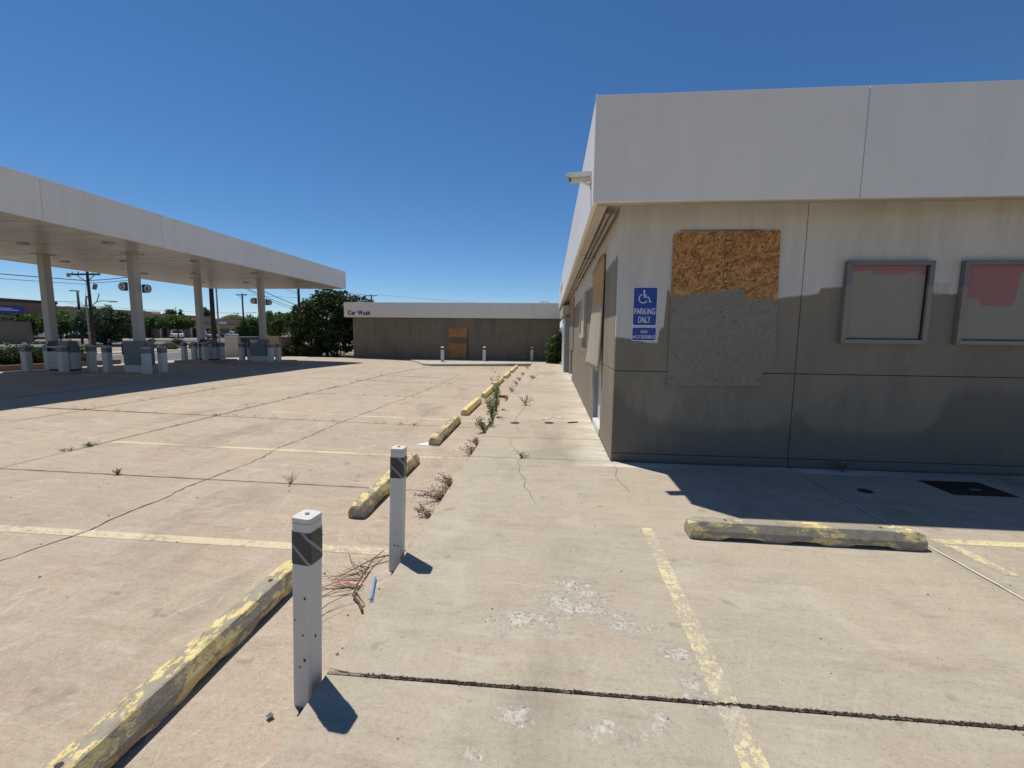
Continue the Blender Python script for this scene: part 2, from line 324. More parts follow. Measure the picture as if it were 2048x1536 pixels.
plain('sign_blue', (.008, .045, .30), .35, 0, .06, 20); plain('sign_white', (.72, .74, .76), .4, 0, .06, 20)
plain('letter_blue', (.01, .03, .16), .4); plain('navy', (.015, .02, .12), .4); plain('number_black', (.02, .02, .025), .5)
plain('dirt', (.055, .042, .03), .95, 0, .4, 30, .6); plain('crack', (.045, .034, .026), .95, 0, .4, 60)
plain('soil', (.20, .15, .10), .95, 0, .35, 2.5, .8); plain('gravel', (.30, .245, .19), .95, 0, .3, 3, .8)
plain('asphalt', (.115, .112, .11), .9, 0, .2, 1.5, .5); plain('terrain', (.20, .17, .13), .95, 0, .3, .05)
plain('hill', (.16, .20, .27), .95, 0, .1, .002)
plain('cast_iron', (.055, .045, .038), .7, .3, .3, 30, .4); plain('galvanised', (.32, .33, .33), .45, .6); plain('steel_lid', (.03, .028, .027), .6, .5, .3, 9, .3)
plain('pole_wood', (.058, .038, .026), .9, 0, .3, 5, .5); plain('wire', (.02, .02, .022), .6); plain('pole_black', (.02, .018, .018), .5); plain('pipe_beige', (.42, .385, .32), .55, 0, .25, 8)
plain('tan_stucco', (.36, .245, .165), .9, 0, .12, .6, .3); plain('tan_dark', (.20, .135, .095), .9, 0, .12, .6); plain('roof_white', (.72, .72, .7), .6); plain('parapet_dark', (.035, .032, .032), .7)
plain('cream_wall', (.52, .46, .36), .9, 0, .12, 1.5, .3); plain('olive_wall', (.30, .245, .165), .9, 0, .12, 1.5, .3); plain('brown_kerb', (.16, .10, .075), .9)
plain('car_white', (.74, .75, .76), .2, 0, .03); plain('car_silver', (.38, .39, .40), .25, .3, .03); plain('car_dark', (.035, .04, .045), .2, 0, .03); plain('car_blue', (.05, .12, .22), .25, 0, .03); plain('chrome', (.55, .55, .56), .2, .9)
plain('lamp_white', (.75, .75, .72), .3); plain('lamp_red', (.35, .02, .02), .3); plain('cam_cream', (.62, .59, .47), .45, 0, .2, 25); plain('cam_shell', (.74, .76, .76), .4)
plain('door_white', (.62, .63, .62), .4); plain('door_grey', (.30, .31, .31), .45)
plain('twig', (.13, .085, .055), .9, 0, .3, 40); plain('twig_pale', (.40, .31, .20), .9, 0, .25, 40); plain('red_plastic', (.62, .055, .06), .4); plain('blue_plastic', (.10, .30, .62), .35); plain('stone', (.26, .235, .21), .9, 0, .4, 40)
plain('paper', (.78, .76, .72), .8); plain('lens_glass', (.2, .2, .19), .3); plain('vent_rust', (.34, .20, .15), .8)
def leaf(name, dark, light, trans=.25, scale=1.2):
    s = NT(name); c = s.mix(s.ramp(s.noise(scale, 3), [(.35, 0), (.68, 1)]), dark, light)
    c = s.mix(s.ramp(s.noise(scale*9, 2), [(.4, 0), (.7, .5)]), c, tuple(min(1, q*1.6) for q in light))
    s.fin(c, .55, 0, .3); tr = s.n('ShaderNodeBsdfTranslucent'); s.setin(tr.inputs[0], s.mix(.5, c, tuple(min(1, q*1.7) for q in light)))
    mx = s.n('ShaderNodeMixShader'); mx.inputs[0].default_value = trans
    s.link(s.b.outputs[0], mx.inputs[1]); s.link(tr.outputs[0], mx.inputs[2]); s.link(mx.outputs[0], s.out.inputs[0]); MT[name] = s.mat
leaf('leaf_dark', (.018, .030, .010), (.050, .075, .020)); leaf('leaf_mid', (.028, .055, .014), (.075, .125, .028)); leaf('leaf_bright', (.045, .085, .016), (.11, .17, .035))
leaf('leaf_blue', (.030, .050, .026), (.085, .115, .062)); leaf('leaf_pale', (.09, .115, .045), (.2, .23, .11)); leaf('juniper', (.018, .032, .012), (.055, .085, .022)); leaf('sage', (.035, .05, .02), (.12, .13, .065))
leaf('weed_green', (.07, .10, .03), (.17, .22, .075), .3, 15); leaf('weed_dry', (.15, .11, .075), (.30, .235, .16), .2, 15); leaf('weed_red', (.15, .095, .07), (.28, .185, .135), .2, 15)
plain('bark', (.075, .055, .04), .95, 0, .3, 8, .5)
def stripe_mat(name, dark, light, n, duty):
    s = NT(name); u = s.sep(s.uv()); t = s.math('FRACT', s.math('MULTIPLY', s.math('ADD', u[0], u[1]), n))
    k = s.math('LESS_THAN', t, duty); c = s.mix(k, s.mix(s.noise(20, 4), dark, tuple(q*1.5 for q in dark)), light); MT[name] = s.fin(c, .45)
stripe_mat('band_near', (.028, .033, .037), (.24, .25, .26), 9.0, .16); stripe_mat('band_far', (.02, .02, .022), (.50, .50, .48), 10.0, .34)
MT['band_cw'] = MT['number_black']
# ================================================================== SETTING
def slab(parent, pts, mat, name='slab', gap=.006, ch=.008, depth=.11):
    """a concrete slab with eased edges; pts: four (x, y, z) corners of its cell, counter-clockwise"""
    c = sum((Vector(p) for p in pts), Vector())/4
    def inset(d):
        out = []
        for i in range(4):
            p, a, b = Vector(pts[i]), Vector(pts[i-1]), Vector(pts[(i+1) % 4])
            out.append(p + (a-p).normalized()*d + (b-p).normalized()*d)
        return out
    g, t = inset(gap), inset(gap+ch); k = MB()
    vs = [(p.x, p.y, p.z-depth) for p in g] + [(p.x, p.y, p.z-ch) for p in g] + [tuple(p) for p in t]
    fs = [(i, (i+1) % 4, 4+(i+1) % 4, 4+i) for i in range(4)]+[(4+i, 4+(i+1) % 4, 8+(i+1) % 4, 8+i) for i in range(4)]+[(8, 9, 10, 11)]
    k.add(vs, fs); return k.build(name, mat, parent)
def strip(name, mat, parent, pts, width, jit=.35, step=.06, zf=None, zoff=.0035, wander=.0):
    """a flat ragged strip laid along a ground polyline (cracks, filled joints)"""
    P = [Vector((p[0], p[1], 0)) for p in pts]; out = []
    for a, b in zip(P[:-1], P[1:]):
        n = max(1, int((b-a).length/step))
        for i in range(n): out.append(a.lerp(b, i/n))
    out.append(P[-1]); k = MB(); L = []; n = len(out)
    for i, p in enumerate(out):
        t = (out[min(i+1, n-1)]-out[max(0, i-1)]); t = Vector((-t.y, t.x, 0)).normalized()
        p = p + t*random.uniform(-wander, wander)
        taper = min(1, .35+i/6, .35+(n-1-i)/6)
        for sg in (1, -1):
            q = p + t*sg*width/2*taper*random.uniform(1-jit, 1+jit)
            L.append((q.x, q.y, (zf(q.x, q.y) if zf else 0)+zoff))
    k.add(L, [(2*i, 2*i+1, 2*i+3, 2*i+2) for i in range(n-1)]); return k.build(name, mat, parent)

# terrain to the horizon
def terr(x, y):
    if x > -22: return -.46
    if x > -35.2: return -.46
    return float(np.interp(x, [-400, -70, -60, -50, -40, -36.2, -35.2], [.25, .12, .06, -.02, -.10, -.17, -.20]))
tx = [-6000, -2500, -900, -400, -250, -160, -120, -100, -90, -80, -70, -60, -50, -45, -40, -37, -36.2, -35.3, -35.2, -30, -22, 0, 60, 200, 900, 5000]
ty = [-400, -100, -30, 0, 30, 60, 90, 120, 160, 220, 400, 900, 2500, 7000]
k = MB(); k.add([(x, y, terr(x, y)) for y in ty for x in tx], [(j*len(tx)+i, j*len(tx)+i+1, (j+1)*len(tx)+i+1, (j+1)*len(tx)+i) for j in range(len(ty)-1) for i in range(len(tx)-1)])
tag(k.build('ground', MT['gravel']), kind='structure')
k = MB(); hv = []
for i in range(61):
    a = R(-60+i*1.6); d = 5200
    hh = 60+70*abs(math.sin(i*.37))+45*math.sin(i*.9+1)+25*math.sin(i*2.3)
    hv += [(math.sin(a)*d, math.cos(a)*d, -40), (math.sin(a)*d*1.03, math.cos(a)*d*1.03, hh), (math.sin(a)*d*1.4, math.cos(a)*d*1.4, -40)]
k.add(hv, [(3*i+j, 3*i+3+j, 3*i+4+j, 3*i+1+j) for i in range(60) for j in (0, 1)]); tag(k.build('hills', MT['hill']), kind='structure')

# parking lot: cast slabs on a sub-base
lot = tag(empty('parking_lot'), kind='structure')
SH = .045
def ly(y, x): return y+SH*(x+1.05)
lx = [-1.05, -6.25, -8.8, -11.4, -14.0, -16.6, -19.2, -21.6, -24.55]
lyj = [-5.3, -2.0, 1.26, 4.53, 7.80, 11.07, 14.34, 17.61, 20.88, 24.15, 27.5]
k = MB(); gx = [-1.04]+list(np.linspace(-1.5, -24.6, 30)); gy = list(np.linspace(-6.5, 29, 24))
k.add([(x, y, gz(x, y)-.035) for y in gy for x in gx], [(j*len(gx)+i+1, j*len(gx)+i, (j+1)*len(gx)+i, (j+1)*len(gx)+i+1) for j in range(len(gy)-1) for i in range(len(gx)-1)])
k.build('sub_base', MT['dirt'], lot)
for i in range(len(lx)-1):
    for j in range(len(lyj)-1):
        c = []
        for x, y in ((lx[i+1], lyj[j]), (lx[i], lyj[j]), (lx[i], lyj[j+1]), (lx[i+1], lyj[j+1])):
            yy = ly(y, x); c.append((x, yy, gz(x, yy)))
        slab(lot, c, MT['lot_concrete'], gap=.007 if i < 3 else .006)
crack_pts = [(-3.9, 1.9), (-3.88, 2.615), (-3.774, 3.058), (-3.79, 3.295), (-3.787, 3.859), (-3.818, 4.298), (-3.761, 4.796), (-3.758, 5.248), (-3.835, 5.794), (-3.80, 6.5), (-3.822, 7.378), (-3.803, 8.372), (-3.707, 10.459), (-3.62, 12.4), (-3.569, 14.569), (-3.7, 17.5), (-3.6, 21)]
strip('crack', MT['crack'], lot, crack_pts, .0095, .6, .07, gz, .004, .016)
strip('crack', MT['crack'], lot, [(-10.4, 5.7), (-9.6, 6.3), (-9.2, 6.25), (-8.75, 6.6)], .012, .5, .1, gz, .004, .02)
# dirt gathered along some joints
for (x0, y0, x1, y1, wd) in ((-6.25, 5.0, -6.25, 19.5, .022), (-8.8, 6.3, -8.8, 12, .016), (-9.9, 7.42, -6.2, 7.57, .02), (-6.2, 7.57, -1.3, 7.79, .012), (-6.2, 4.30, -1.6, 4.505, .012), (-6.2, 10.85, -1.4, 11.05, .012), (-8, 14.0, -1.4, 14.3, .016), (-6.25, 19.5, -6.25, 26, .03), (-11.4, 8, -11.4, 22, .03)):
    strip('joint_filler', MT['crack'], lot, [(x0, y0), (x1, y1)], wd, .7, .11, gz, .0035, .004)
# stall lines
for kx in range(9):
    y = 3.20+2.60*kx; x0, x1 = (-6.2 if kx < 2 else -5.6, -1.12); wd = .095
    pts = [(x0, ly(y-wd/2, x0)), (x1, ly(y-wd/2, x1)), (x1, ly(y+wd/2, x1)), (x0, ly(y+wd/2, x0))]
    if kx == 0: pts = [(-6.2, 2.93), (-1.12, 3.12), (-1.12, 3.225), (-6.2, 3.035)]
    kk = MB(); kk.add([(x, yy, gz(x, yy)+.002) for x, yy in pts], [(0, 1, 2, 3)]); kk.build('stall_line', MT['lot_line_paint'], lot)
# sidewalk
walk = tag(empty('sidewalk'), kind='structure')
def wslab(x0, y0, x1, y1, gap=.005, mat='walk_concrete', depth=.16):
    return slab(walk, [(x0, y0, 0), (x1, y0, 0), (x1, y1, 0), (x0, y1, 0)], MT[mat], gap=gap, depth=depth)
wslab(-1.03, -3.0, 2.96, 1.815, .004); wslab(-1.03, 1.815, 2.96, 5.53, .004)
wslab(2.965, -3.0, 8.0, 1.75, .006); wslab(2.965, 1.75, 8.0, 5.53, .006); wslab(8.0, -3, 14, 5.53)
wj = [5.53, 6.68, 7.99, 9.85, 11.86, 13.9, 16.4, 18.6, 20.8, 22.8]
for a, b in zip(wj[:-1], wj[1:]): wslab(-1.03, a, .808, b, .004)
MB().box(-1.02, -3, -.3, 14, 5.6, -.03).build('sub_base', MT['dirt'], walk)
MB().box(-1.02, 5.6, -.3, .95, 27.2, -.03).build('sub_base', MT['dirt'], walk)
slab(walk, [(-1.03, 22.8, 0), (.808, 22.8, 0), (.808, 27.2, 0), (-1.03, 27.2, 0)], MT['walk_concrete'])
k = MB(); poly = [(-6.25, 22.75), (-1.036, 24.55), (-1.036, 27.25), (-9.2, 27.25), (-7.4, 24.2), (-6.9, 23.1)]
k.prism(poly, lambda x, y: (x, y, -.3), lambda x, y: (x, y, 0.0)); k.build('far_walk', MT['apron_concrete'], walk, bevel=.02)
strip('crack', MT['crack'], walk, [(-.67, 22.2), (-.68, 18.1), (-.69, 14.5), (-.56, 13), (-.64, 11.75), (-.58, 10.9), (-.53, 9.64), (-.6, 8.74), (-.64, 8.15), (-.58, 7.74), (-.52, 7.28), (-.43, 6.88)], .005, .5, .1, None, .003, .010)
strip('crack', MT['crack'], walk, [(-.58, 6.63), (-.57, 6.29), (-.44, 5.87), (-.33, 5.58), (-.39, 5.4), (-.34, 5.17), (-.34, 4.95), (-.24, 4.65), (-.25, 4.47), (-.18, 4.29), (-.14, 4.1), (-.1, 3.95)], .004, .5, .06, None, .003, .006)
strip('crack', MT['crack'], walk, [(.81, 5.5), (.83, 5.18), (.77, 4.93), (.79, 4.7), (.83, 4.6), (.84, 4.4)], .0035, .5, .05, None, .003, .005)
strip('crack', MT['crack'], walk, [(-1.03, 1.84), (-.961, 1.829), (-.93, 1.826), (-.897, 1.816), (-.878, 1.821), (-.856, 1.825)], .004, .4, .02, None, .003, .002)
strip('joint_filler', MT['crack'], walk, [(-.86, 1.815), (0, 1.815), (2.95, 1.812)], .012, .9, .013, None, .003, .004)
strip('joint_filler', MT['crack'], walk, [(2.97, 1.75), (5, 1.75)], .016, .85, .02, None, .003, .004)
strip('joint_filler', MT['crack'], walk, [(.83, 5.545), (6.5, 5.547)], .04, .6, .05, None, -.022, .004)
strip('sealant', MT['roof_white'], walk, [(2.963, .3), (2.963, 4.6)], .011, .35, .05, None, .003, .002)
k = MB(); k.add([(.795, 3.58, .002), (.735, 1.1, .002), (.845, 1.1, .002), (.882, 3.585, .002)], [(0, 1, 2, 3)]); k.build('stall_line', MT['walk_line_paint'], walk)
k = MB(); k.add([(3.07, 3.55, .002), (7, 3.55, .002), (7, 3.64, .002), (3.07, 3.64, .002)], [(0, 1, 2, 3)]); k.build('stall_line', MT['walk_line_paint'], walk)
k = MB(); k.add([(3.10, 3.54, .002), (3.13, 3.10, .002), (3.22, 3.10, .002), (3.20, 3.54, .002)], [(0, 1, 2, 3)]); k.build('stall_line', MT['walk_line_paint'], walk)
# driveway apron, street, far kerb
tag(MB().box(-34.4, -80, -.45, -24.5, 260, -.30).build('street', MT['asphalt']), kind='structure')
tag(MB().box(-36.3, -80, -.45, -34.4, 260, -.155).build('street_pavement', MT['apron_concrete'], bevel=.02), kind='structure')
tag(MB().box(-80, 20, -.4, -44, 140, .105).build('shop_car_park', MT['asphalt']), kind='structure')

# ================================================================== STORE
st = tag(empty('store_building', (0, 0, 0)), 'boarded-up store with white metal fascia over patch-painted stucco walls', 'building')
F, S = MT['front_stucco'], MT['side_stucco']
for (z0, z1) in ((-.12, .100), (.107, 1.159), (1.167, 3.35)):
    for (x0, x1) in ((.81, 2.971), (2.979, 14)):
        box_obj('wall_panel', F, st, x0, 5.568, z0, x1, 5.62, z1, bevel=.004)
    for (y0, y1) in ((5.621, 6.95), (8.25, 15.7), (17.5, 25.5)):
        box_obj('wall_panel', S, st, .81, y0, z0, .96, y1, z1, bevel=.004)
box_obj('wall_panel', S, st, .812, 6.95, 2.75, .96, 8.25, 3.35); box_obj('wall_panel', S, st, .812, 15.7, 2.92, .96, 17.5, 3.35)
box_obj('wall_core', MT['mortar'], st, .955, 5.615, -.12, 14, 25.49, 3.9)
# fascia, soffits
fx = [.437, 3.17, 5.90, 8.63, 14]
for a, b in zip(fx[:-1], fx[1:]): box_obj('fascia_panel', MT['fascia_white'], st, a+.003, 5.01, 3.05, b-.003, 5.06, 4.145, bevel=.004)
fy = [5.061, 8.06, 11.1, 14.15, 17.2, 20.25, 23.3, 26.0]
for a, b in zip(fy[:-1], fy[1:]): box_obj('fascia_panel', MT['fascia_white'], st, .437, a+.003, 3.05, .487, b-.003, 4.145, bevel=.004)
box_obj('fascia_trim', MT['fascia_white'], st, .431, 5.004, 3.045, .463, 5.034, 4.15)
box_obj('fascia_panel', MT['fascia_white'], st, .49, 25.95, 3.05, 14, 26, 4.145)
box_obj('fascia_backing', MT['mortar'], st, .488, 5.062, 3.2, 13.9, 25.94, 4.05)
box_obj('roof', MT['roof_white'], st, .47, 5.05, 4.052, 13.95, 25.95, 4.12)
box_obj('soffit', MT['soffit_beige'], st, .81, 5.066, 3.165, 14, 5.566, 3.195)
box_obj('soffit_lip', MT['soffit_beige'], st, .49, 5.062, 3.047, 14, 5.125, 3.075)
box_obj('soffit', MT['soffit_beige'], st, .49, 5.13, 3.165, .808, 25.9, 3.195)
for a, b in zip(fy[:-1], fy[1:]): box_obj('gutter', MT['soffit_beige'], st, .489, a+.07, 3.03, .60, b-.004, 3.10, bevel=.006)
for x, z, r in ((.665, 3.085, .028), (.735, 3.075, .024)):
    MB().tube([(x, 5.6, z), (x, 25.3, z)], r, 8).build('conduit', MT['pipe_beige'], st, True)
for y in (8.6, 11.4, 14.3, 17.2, 20.2, 23): box_obj('pipe_clamp', MT['galvanised'], st, .62, y, 3.04, .80, y+.05, 3.165)
box_obj('faded_patch', MT['vent_rust'], st, .4345, 18.6, 3.52, .4365, 21.2, 3.86)
# doors on the side
d = box_obj('door', MT['door_white'], st, .90, 7.02, .09, .95, 8.15, 2.7, bevel=.004)
box_obj('kick_plate', MT['door_white'], d, .80, 6.99, 0.0, .899, 8.02, .10, bevel=.006); box_obj('jamb', MT['door_grey'], d, .815, 8.16, 0.0, .93, 8.248, 2.74); box_obj('jamb', MT['door_white'], d, .83, 6.952, .1, .93, 7.015, 2.74)
MB().tube([(.87, 7.2, 1.0), (.85, 7.2, 1.0), (.85, 7.32, 1.0)], .011, 6).build('handle', MT['galvanised'], d)
d = box_obj('door', MT['door_grey'], st, .90, 15.75, .05, .95, 17.45, 2.88); box_obj('jamb', MT['door_white'], d, .79, 15.71, 0.0, .899, 15.80, 2.9); box_obj('kick_plate', MT['door_white'], d, .78, 15.81, 0, .899, 17.3, .09)
# louvred cabinet and hood near the far end
lc = box_obj('louvred_cabinet', MT['door_grey'], st, .62, 19.0, 0.0, .808, 22.6, 2.40)
for i in range(26): box_obj('louvre_slat', MT['door_white'], lc, .585, 19.06, .08+i*.088, .618, 22.5, .08+i*.088+.055)
hb = box_obj('cabinet_hood', MT['soffit_beige'], st, .50, 19.2, 2.46, .806, 24.4, 2.88, bevel=.01)
# side display case
pf = box_obj('display_case', MT['soffit_beige'], st, .775, 10.12, 1.63, .808, 11.42, 2.48)
for (y0, y1, z0, z1) in ((10.03, 10.115, 1.54, 2.56), (11.425, 11.52, 1.54, 2.56), (10.118, 11.42, 1.54, 1.625), (10.118, 11.42, 2.485, 2.56)): box_obj('frame', MT['soffit_beige'], pf, .735, y0, z0, .808, y1, z1, bevel=.005)
# front display cases
for i, (x0, x1) in enumerate(((3.425, 4.37), (4.685, 5.64))):
    dc = box_obj('display_case', MT['display_panel'], st, x0+.05, 5.545, 1.58, x1-.05, 5.567, 2.45)
    t = .052; z0, z1 = 1.54, 2.495
    kk = lambda pts: MB().prism(pts, lambda a, b: (a, 5.500, b), lambda a, b: (a, 5.566, b))
    for pts in ([(x0, z1), (x0, z0), (x0+t, z0+t), (x0+t, z1-t)], [(x1, z0), (x1, z1), (x1-t, z1-t), (x1-t, z0+t)], [(x0+.002, z0), (x1-.002, z0), (x1-t, z0+t-.002), (x0+t, z0+t-.002)], [(x1-.002, z1), (x0+.002, z1), (x0+t, z1-t+.002), (x1-t, z1-t+.002)]):
        kk(pts[::-1]).build('frame', MT['frame_painted'], dc, bevel=.004)
    box_obj('gasket', MT['black'], dc, x1-t-.012, 5.53, z0+t, x1-t-.002, 5.544, z1-t)
    box_obj('gasket', MT['black'], dc, x0+t, 5.53, z0+t+.001, x1-t-.013, 5.544, z0+t+.01)
# boards (sheets fixed over openings: things of their own)
bz = 5.565
out = [(1.462, .989), (2.575, 1.004), (2.582, 1.165), (2.60, 1.18), (2.665, 1.225), (2.705, 1.29), (2.718, 1.40), (2.712, 1.6), (2.668, 2.845), (2.655, 2.857), (2.3, 2.852), (1.9, 2.845), (1.50, 2.838), (1.465, 2.825), (1.452, 2.79), (1.455, 1.9)]
o = MB().prism(out, lambda a, b: (a, 5.562, b), lambda a, b: (a, 5.545, b)).build('window_board', MT['osb_front'])
tag(o, 'chipboard sheet over the shop window, bare above and grey-painted below, corner cut away', 'board')
for z in (1.0755, 1.4, 1.9, 2.3, 2.75):
    for x in (1.5, 2.05, 2.54): MB().tube([(x, 5.546, z), (x, 5.541, z)], .008, 6).build('screw', MT['black'], o)
# grade stamp printed along the sheet
for i in range(22):
    z = 2.80-i*.030
    if i % 5 == 3: continue
    wd = random.uniform(.05, .12); box_obj('grade_stamp', MT['number_black'], o, 2.07+random.uniform(0, .02), 5.5438, z, 2.07+wd, 5.5444, z+.006)
box_obj('grade_stamp', MT['number_black'], o, 2.052, 5.5438, 2.18, 2.056, 5.5444, 2.84)
box_obj('top_flashing', MT['frame_metal'], o, 1.53, 5.55, 2.858, 2.45, 5.566, 2.866)
# warped board over the side door
k = MB(); ny, nz = 10, 16; vv = []
for j in range(nz+1):
    for i in range(ny+1):
        u, v = i/ny, j/nz; y = 6.84+u*1.62; z = 1.03+v*1.80+ (.03*math.sin(u*3) if v == 0 else 0) + (.04*math.sin(u*5.5) if v == 1 else 0)
        bow = .115*(1-v)**2.2*(.35+.65*u)+.05*u*max(0, v-.75)*2+.006*math.sin(u*19)+.012
        vv.append((.808-bow, y, z))
k.add(vv, [(j*(ny+1)+i+1, j*(ny+1)+i, (j+1)*(ny+1)+i, (j+1)*(ny+1)+i+1) for j in range(nz) for i in range(ny)])
o = k.build('door_board', MT['ribbed_board'], smooth=True); md = o.modifiers.new('t', 'SOLIDIFY'); md.thickness = .014; md.offset = 1
tag(o, 'warped weathered board bowing off the nearest side door', 'board')
o = MB().box(.785, 15.55, 1.05, .804, 18.6, 2.95).build('door_board', MT['osb_side'], bevel=.003); tag(o, 'flat chipboard sheet over the farther side door', 'board')
# wall signs
def text_mesh(txt, size, ext=.002):
    cu = bpy.data.curves.new('t', 'FONT'); cu.body = txt; cu.size = size; cu.extrude = ext; cu.offset = .016; cu.resolution_u = 3
    o = bpy.data.objects.new('t', cu); COL.objects.link(o); bpy.context.view_layer.update()
    me = bpy.data.meshes.new_from_object(o.evaluated_get(bpy.context.evaluated_depsgraph_get())); bpy.data.objects.remove(o); return me
def text_obj(name, txt, mat, parent, x0, x1, zb, zt, y, bold=0):
    """lettering on a wall that faces the camera side (-Y), fitted to a rectangle"""
    me = text_mesh(txt, 1.0, .0); n = len(me.vertices); co = np.empty(n*3); me.vertices.foreach_get('co', co); co = co.reshape(-1, 3)
    mn, mx = co.min(0), co.max(0); k = np.empty_like(co)
    k[:, 0] = x0+(co[:, 0]-mn[0])/(mx[0]-mn[0])*(x1-x0); k[:, 1] = y; k[:, 2] = zb+(co[:, 1]-mn[1])/(mx[1]-mn[1])*(zt-zb)
    me.vertices.foreach_set('co', k.ravel()); me.materials.clear(); me.materials.append(mat); me.update()
    o = bpy.data.objects.new(name, me); COL.objects.link(o); o.parent = parent
    sd = o.modifiers.new('t', 'SOLIDIFY'); sd.thickness = .0015
    return o
def rrect(x0, z0, x1, z1, r, n=5):
    p = []
    for cx, cz, a in ((x1-r, z0+r, -90), (x1-r, z1-r, 0), (x0+r, z1-r, 90), (x0+r, z0+r, 180)):
        for i in range(n+1): q = R(a+90*i/n); p.append((cx+r*math.cos(q), cz+r*math.sin(q)))
    return p
def wall_sign(x0, z0, x1, z1, label):
    f = lambda y: (lambda a, b: (a, y, b))
    sg = MB().prism(rrect(x0, z0, x1, z1, .022), f(5.566), f(5.5625)).build('wall_sign', MT['sign_white']); tag(sg, label, 'sign')
    MB().prism(rrect(x0+.008, z0+.008, x1-.008, z1-.008, .018), f(5.5622), f(5.5612)).build('sign_face', MT['sign_blue'], sg); return sg
sg = wall_sign(1.004, 1.727, 1.299, 2.199, 'blue wall sign reading PARKING ONLY under a wheelchair symbol')
text_obj('lettering', 'PARKING', MT['sign_white'], sg, 1.025, 1.277, 1.868, 1.945, 5.5600); text_obj('lettering', 'ONLY', MT['sign_white'], sg, 1.072, 1.225, 1.763, 1.842, 5.5600)
def flat_line(k, pts, wd, y=5.5602):
    P = [Vector((a, 0, b)) for a, b in pts]; L = []
    for i, p in enumerate(P):
        t = (P[min(i+1, len(P)-1)]-P[max(i-1, 0)]).normalized(); q = Vector((-t.z, 0, t.x))*wd/2
        L += [(p.x+q.x, y, p.z+q.z), (p.x-q.x, y, p.z-q.z)]
    k.add(L, [(2*i, 2*i+1, 2*i+3, 2*i+2) for i in range(len(P)-1)])
k = MB(); cx, cz = 1.127, 2.058
flat_line(k, [(cx+.052*math.cos(R(a)), cz+.052*math.sin(R(a))) for a in range(108, 338, 10)], .0105)
flat_line(k, [(1.134, 2.135), (1.138, 2.075)], .012, 5.5601); flat_line(k, [(1.134, 2.076), (1.190, 2.076), (1.208, 2.018)], .0115, 5.5603); flat_line(k, [(1.202, 2.018), (1.228, 2.022)], .010, 5.5600); flat_line(k, [(1.138, 2.103), (1.168, 2.103)], .009, 5.5604)
k.add([(1.134+.0135*math.cos(R(a)), 5.5601, 2.149+.0135*math.sin(R(a))) for a in range(0, 360, 30)], [tuple(range(12))])
o = k.build('wheelchair_symbol', MT['sign_white'], sg); o.modifiers.new('t', 'SOLIDIFY').thickness = .0012
sg = wall_sign(1.004, 1.541, 1.303, 1.712, 'small blue wall sign reading VAN ACCESSIBLE')
text_obj('lettering', 'VAN', MT['sign_white'], sg, 1.108, 1.192, 1.633, 1.675, 5.5600); text_obj('lettering', 'ACCESSIBLE', MT['sign_white'], sg, 1.014, 1.290, 1.572, 1.614, 5.5600)
# security camera on the fascia corner
sc = tag(empty('security_camera', (.437, 5.42, 3.37)), 'cream box security camera on a bracket at the fascia corner', 'camera')
sc_dir = Vector((-.93, -.18, -.10)).normalized()
rot = sc_dir.to_track_quat('X', 'Z').to_matrix().to_4x4(); rot.translation = (-.115, 0.0, .075)
def cam_part(name, mat, fn, bevel=0):
    k = MB(); fn(k); o = k.build(name, mat, sc, bevel=bevel); o.matrix_local = rot; return o
cam_part('housing', MT['cam_cream'], lambda k: k.box(-.10, -.042, -.045, .135, .042, .04), .008)
cam_part('sun_shield', MT['cam_shell'], lambda k: (k.box(-.11, -.052, .041, .17, .052, .050), k.box(-.11, -.056, -.005, .165, -.0525, .0505), k.box(-.11, .0525, -.005, .165, .056, .0505)))
cam_part('lens_window', MT['dark_glass'], lambda k: k.box(.135, -.036, -.038, .139, .036, .036))
MB().tube([(-.10, 0, .03), (-.05, 0, 0), (0, 0, -.01)], .016, 8).build('bracket', MT['cam_shell'], sc); MB().box(-.012, -.035, -.05, 0, .035, .03).build('mount_plate', MT['cam_cream'], sc)

# ================================================================== CAR WASH
cw = tag(empty('car_wash_building'), 'low scored-block car wash with white fascia lettered Car Wash', 'building')
box_obj('wall', MT['mortar'], cw, -12.66, 27.32, -.3, .56, 36, 2.75)
k = MB(); p = .2034; nb = 65
for i in range(nb):
    for j in range(14):
        x0 = -12.66+i*p; z0 = -.06+j*.1995; e = random.uniform(0, .004)
        if -6.43 < x0+p/2 < -5.23 and .08 < z0+.1 < 1.95: continue
        k.box(x0+.005, 27.30-e, z0+.005, x0+p-.005, 27.325, z0+.1995-.005)
tag(k.build('block', MT['block'], cw), kind='stuff')
box_obj('side_wall', MT['block'], cw, -12.70, 27.30, -.3, -12.661, 36, 2.7)
cfx = [-13.13, -11.37, -8.81, -6.25, -3.69, -1.13, .72]
for a, b in zip(cfx[:-1], cfx[1:]): box_obj('fascia_panel', MT['fascia_white'], cw, a+.003, 27.0, 2.60, b-.003, 27.05, 3.54, bevel=.004)
box_obj('fascia_panel', MT['fascia_white'], cw, -13.13, 27.052, 2.60, -13.08, 36.3, 3.54); box_obj('fascia_panel', MT['fascia_white'], cw, .67, 27.052, 2.60, .72, 36.3, 3.54)
box_obj('soffit', MT['soffit_beige'], cw, -13.07, 27.055, 2.63, .66, 36.2, 2.66); box_obj('roof', MT['roof_white'], cw, -13.05, 27.06, 3.4, .65, 36.2, 3.46)
db = box_obj('door_board', MT['osb_plain'], cw, -6.41, 27.285, 1.42, -5.26, 27.32, 1.955); box_obj('door_board', MT['osb_plain'], cw, -6.39, 27.28, .09, -5.29, 27.32, 1.0)
box_obj('door_panel', MT['tan_dark'], cw, -6.42, 27.29, 1.005, -5.25, 27.325, 1.415)
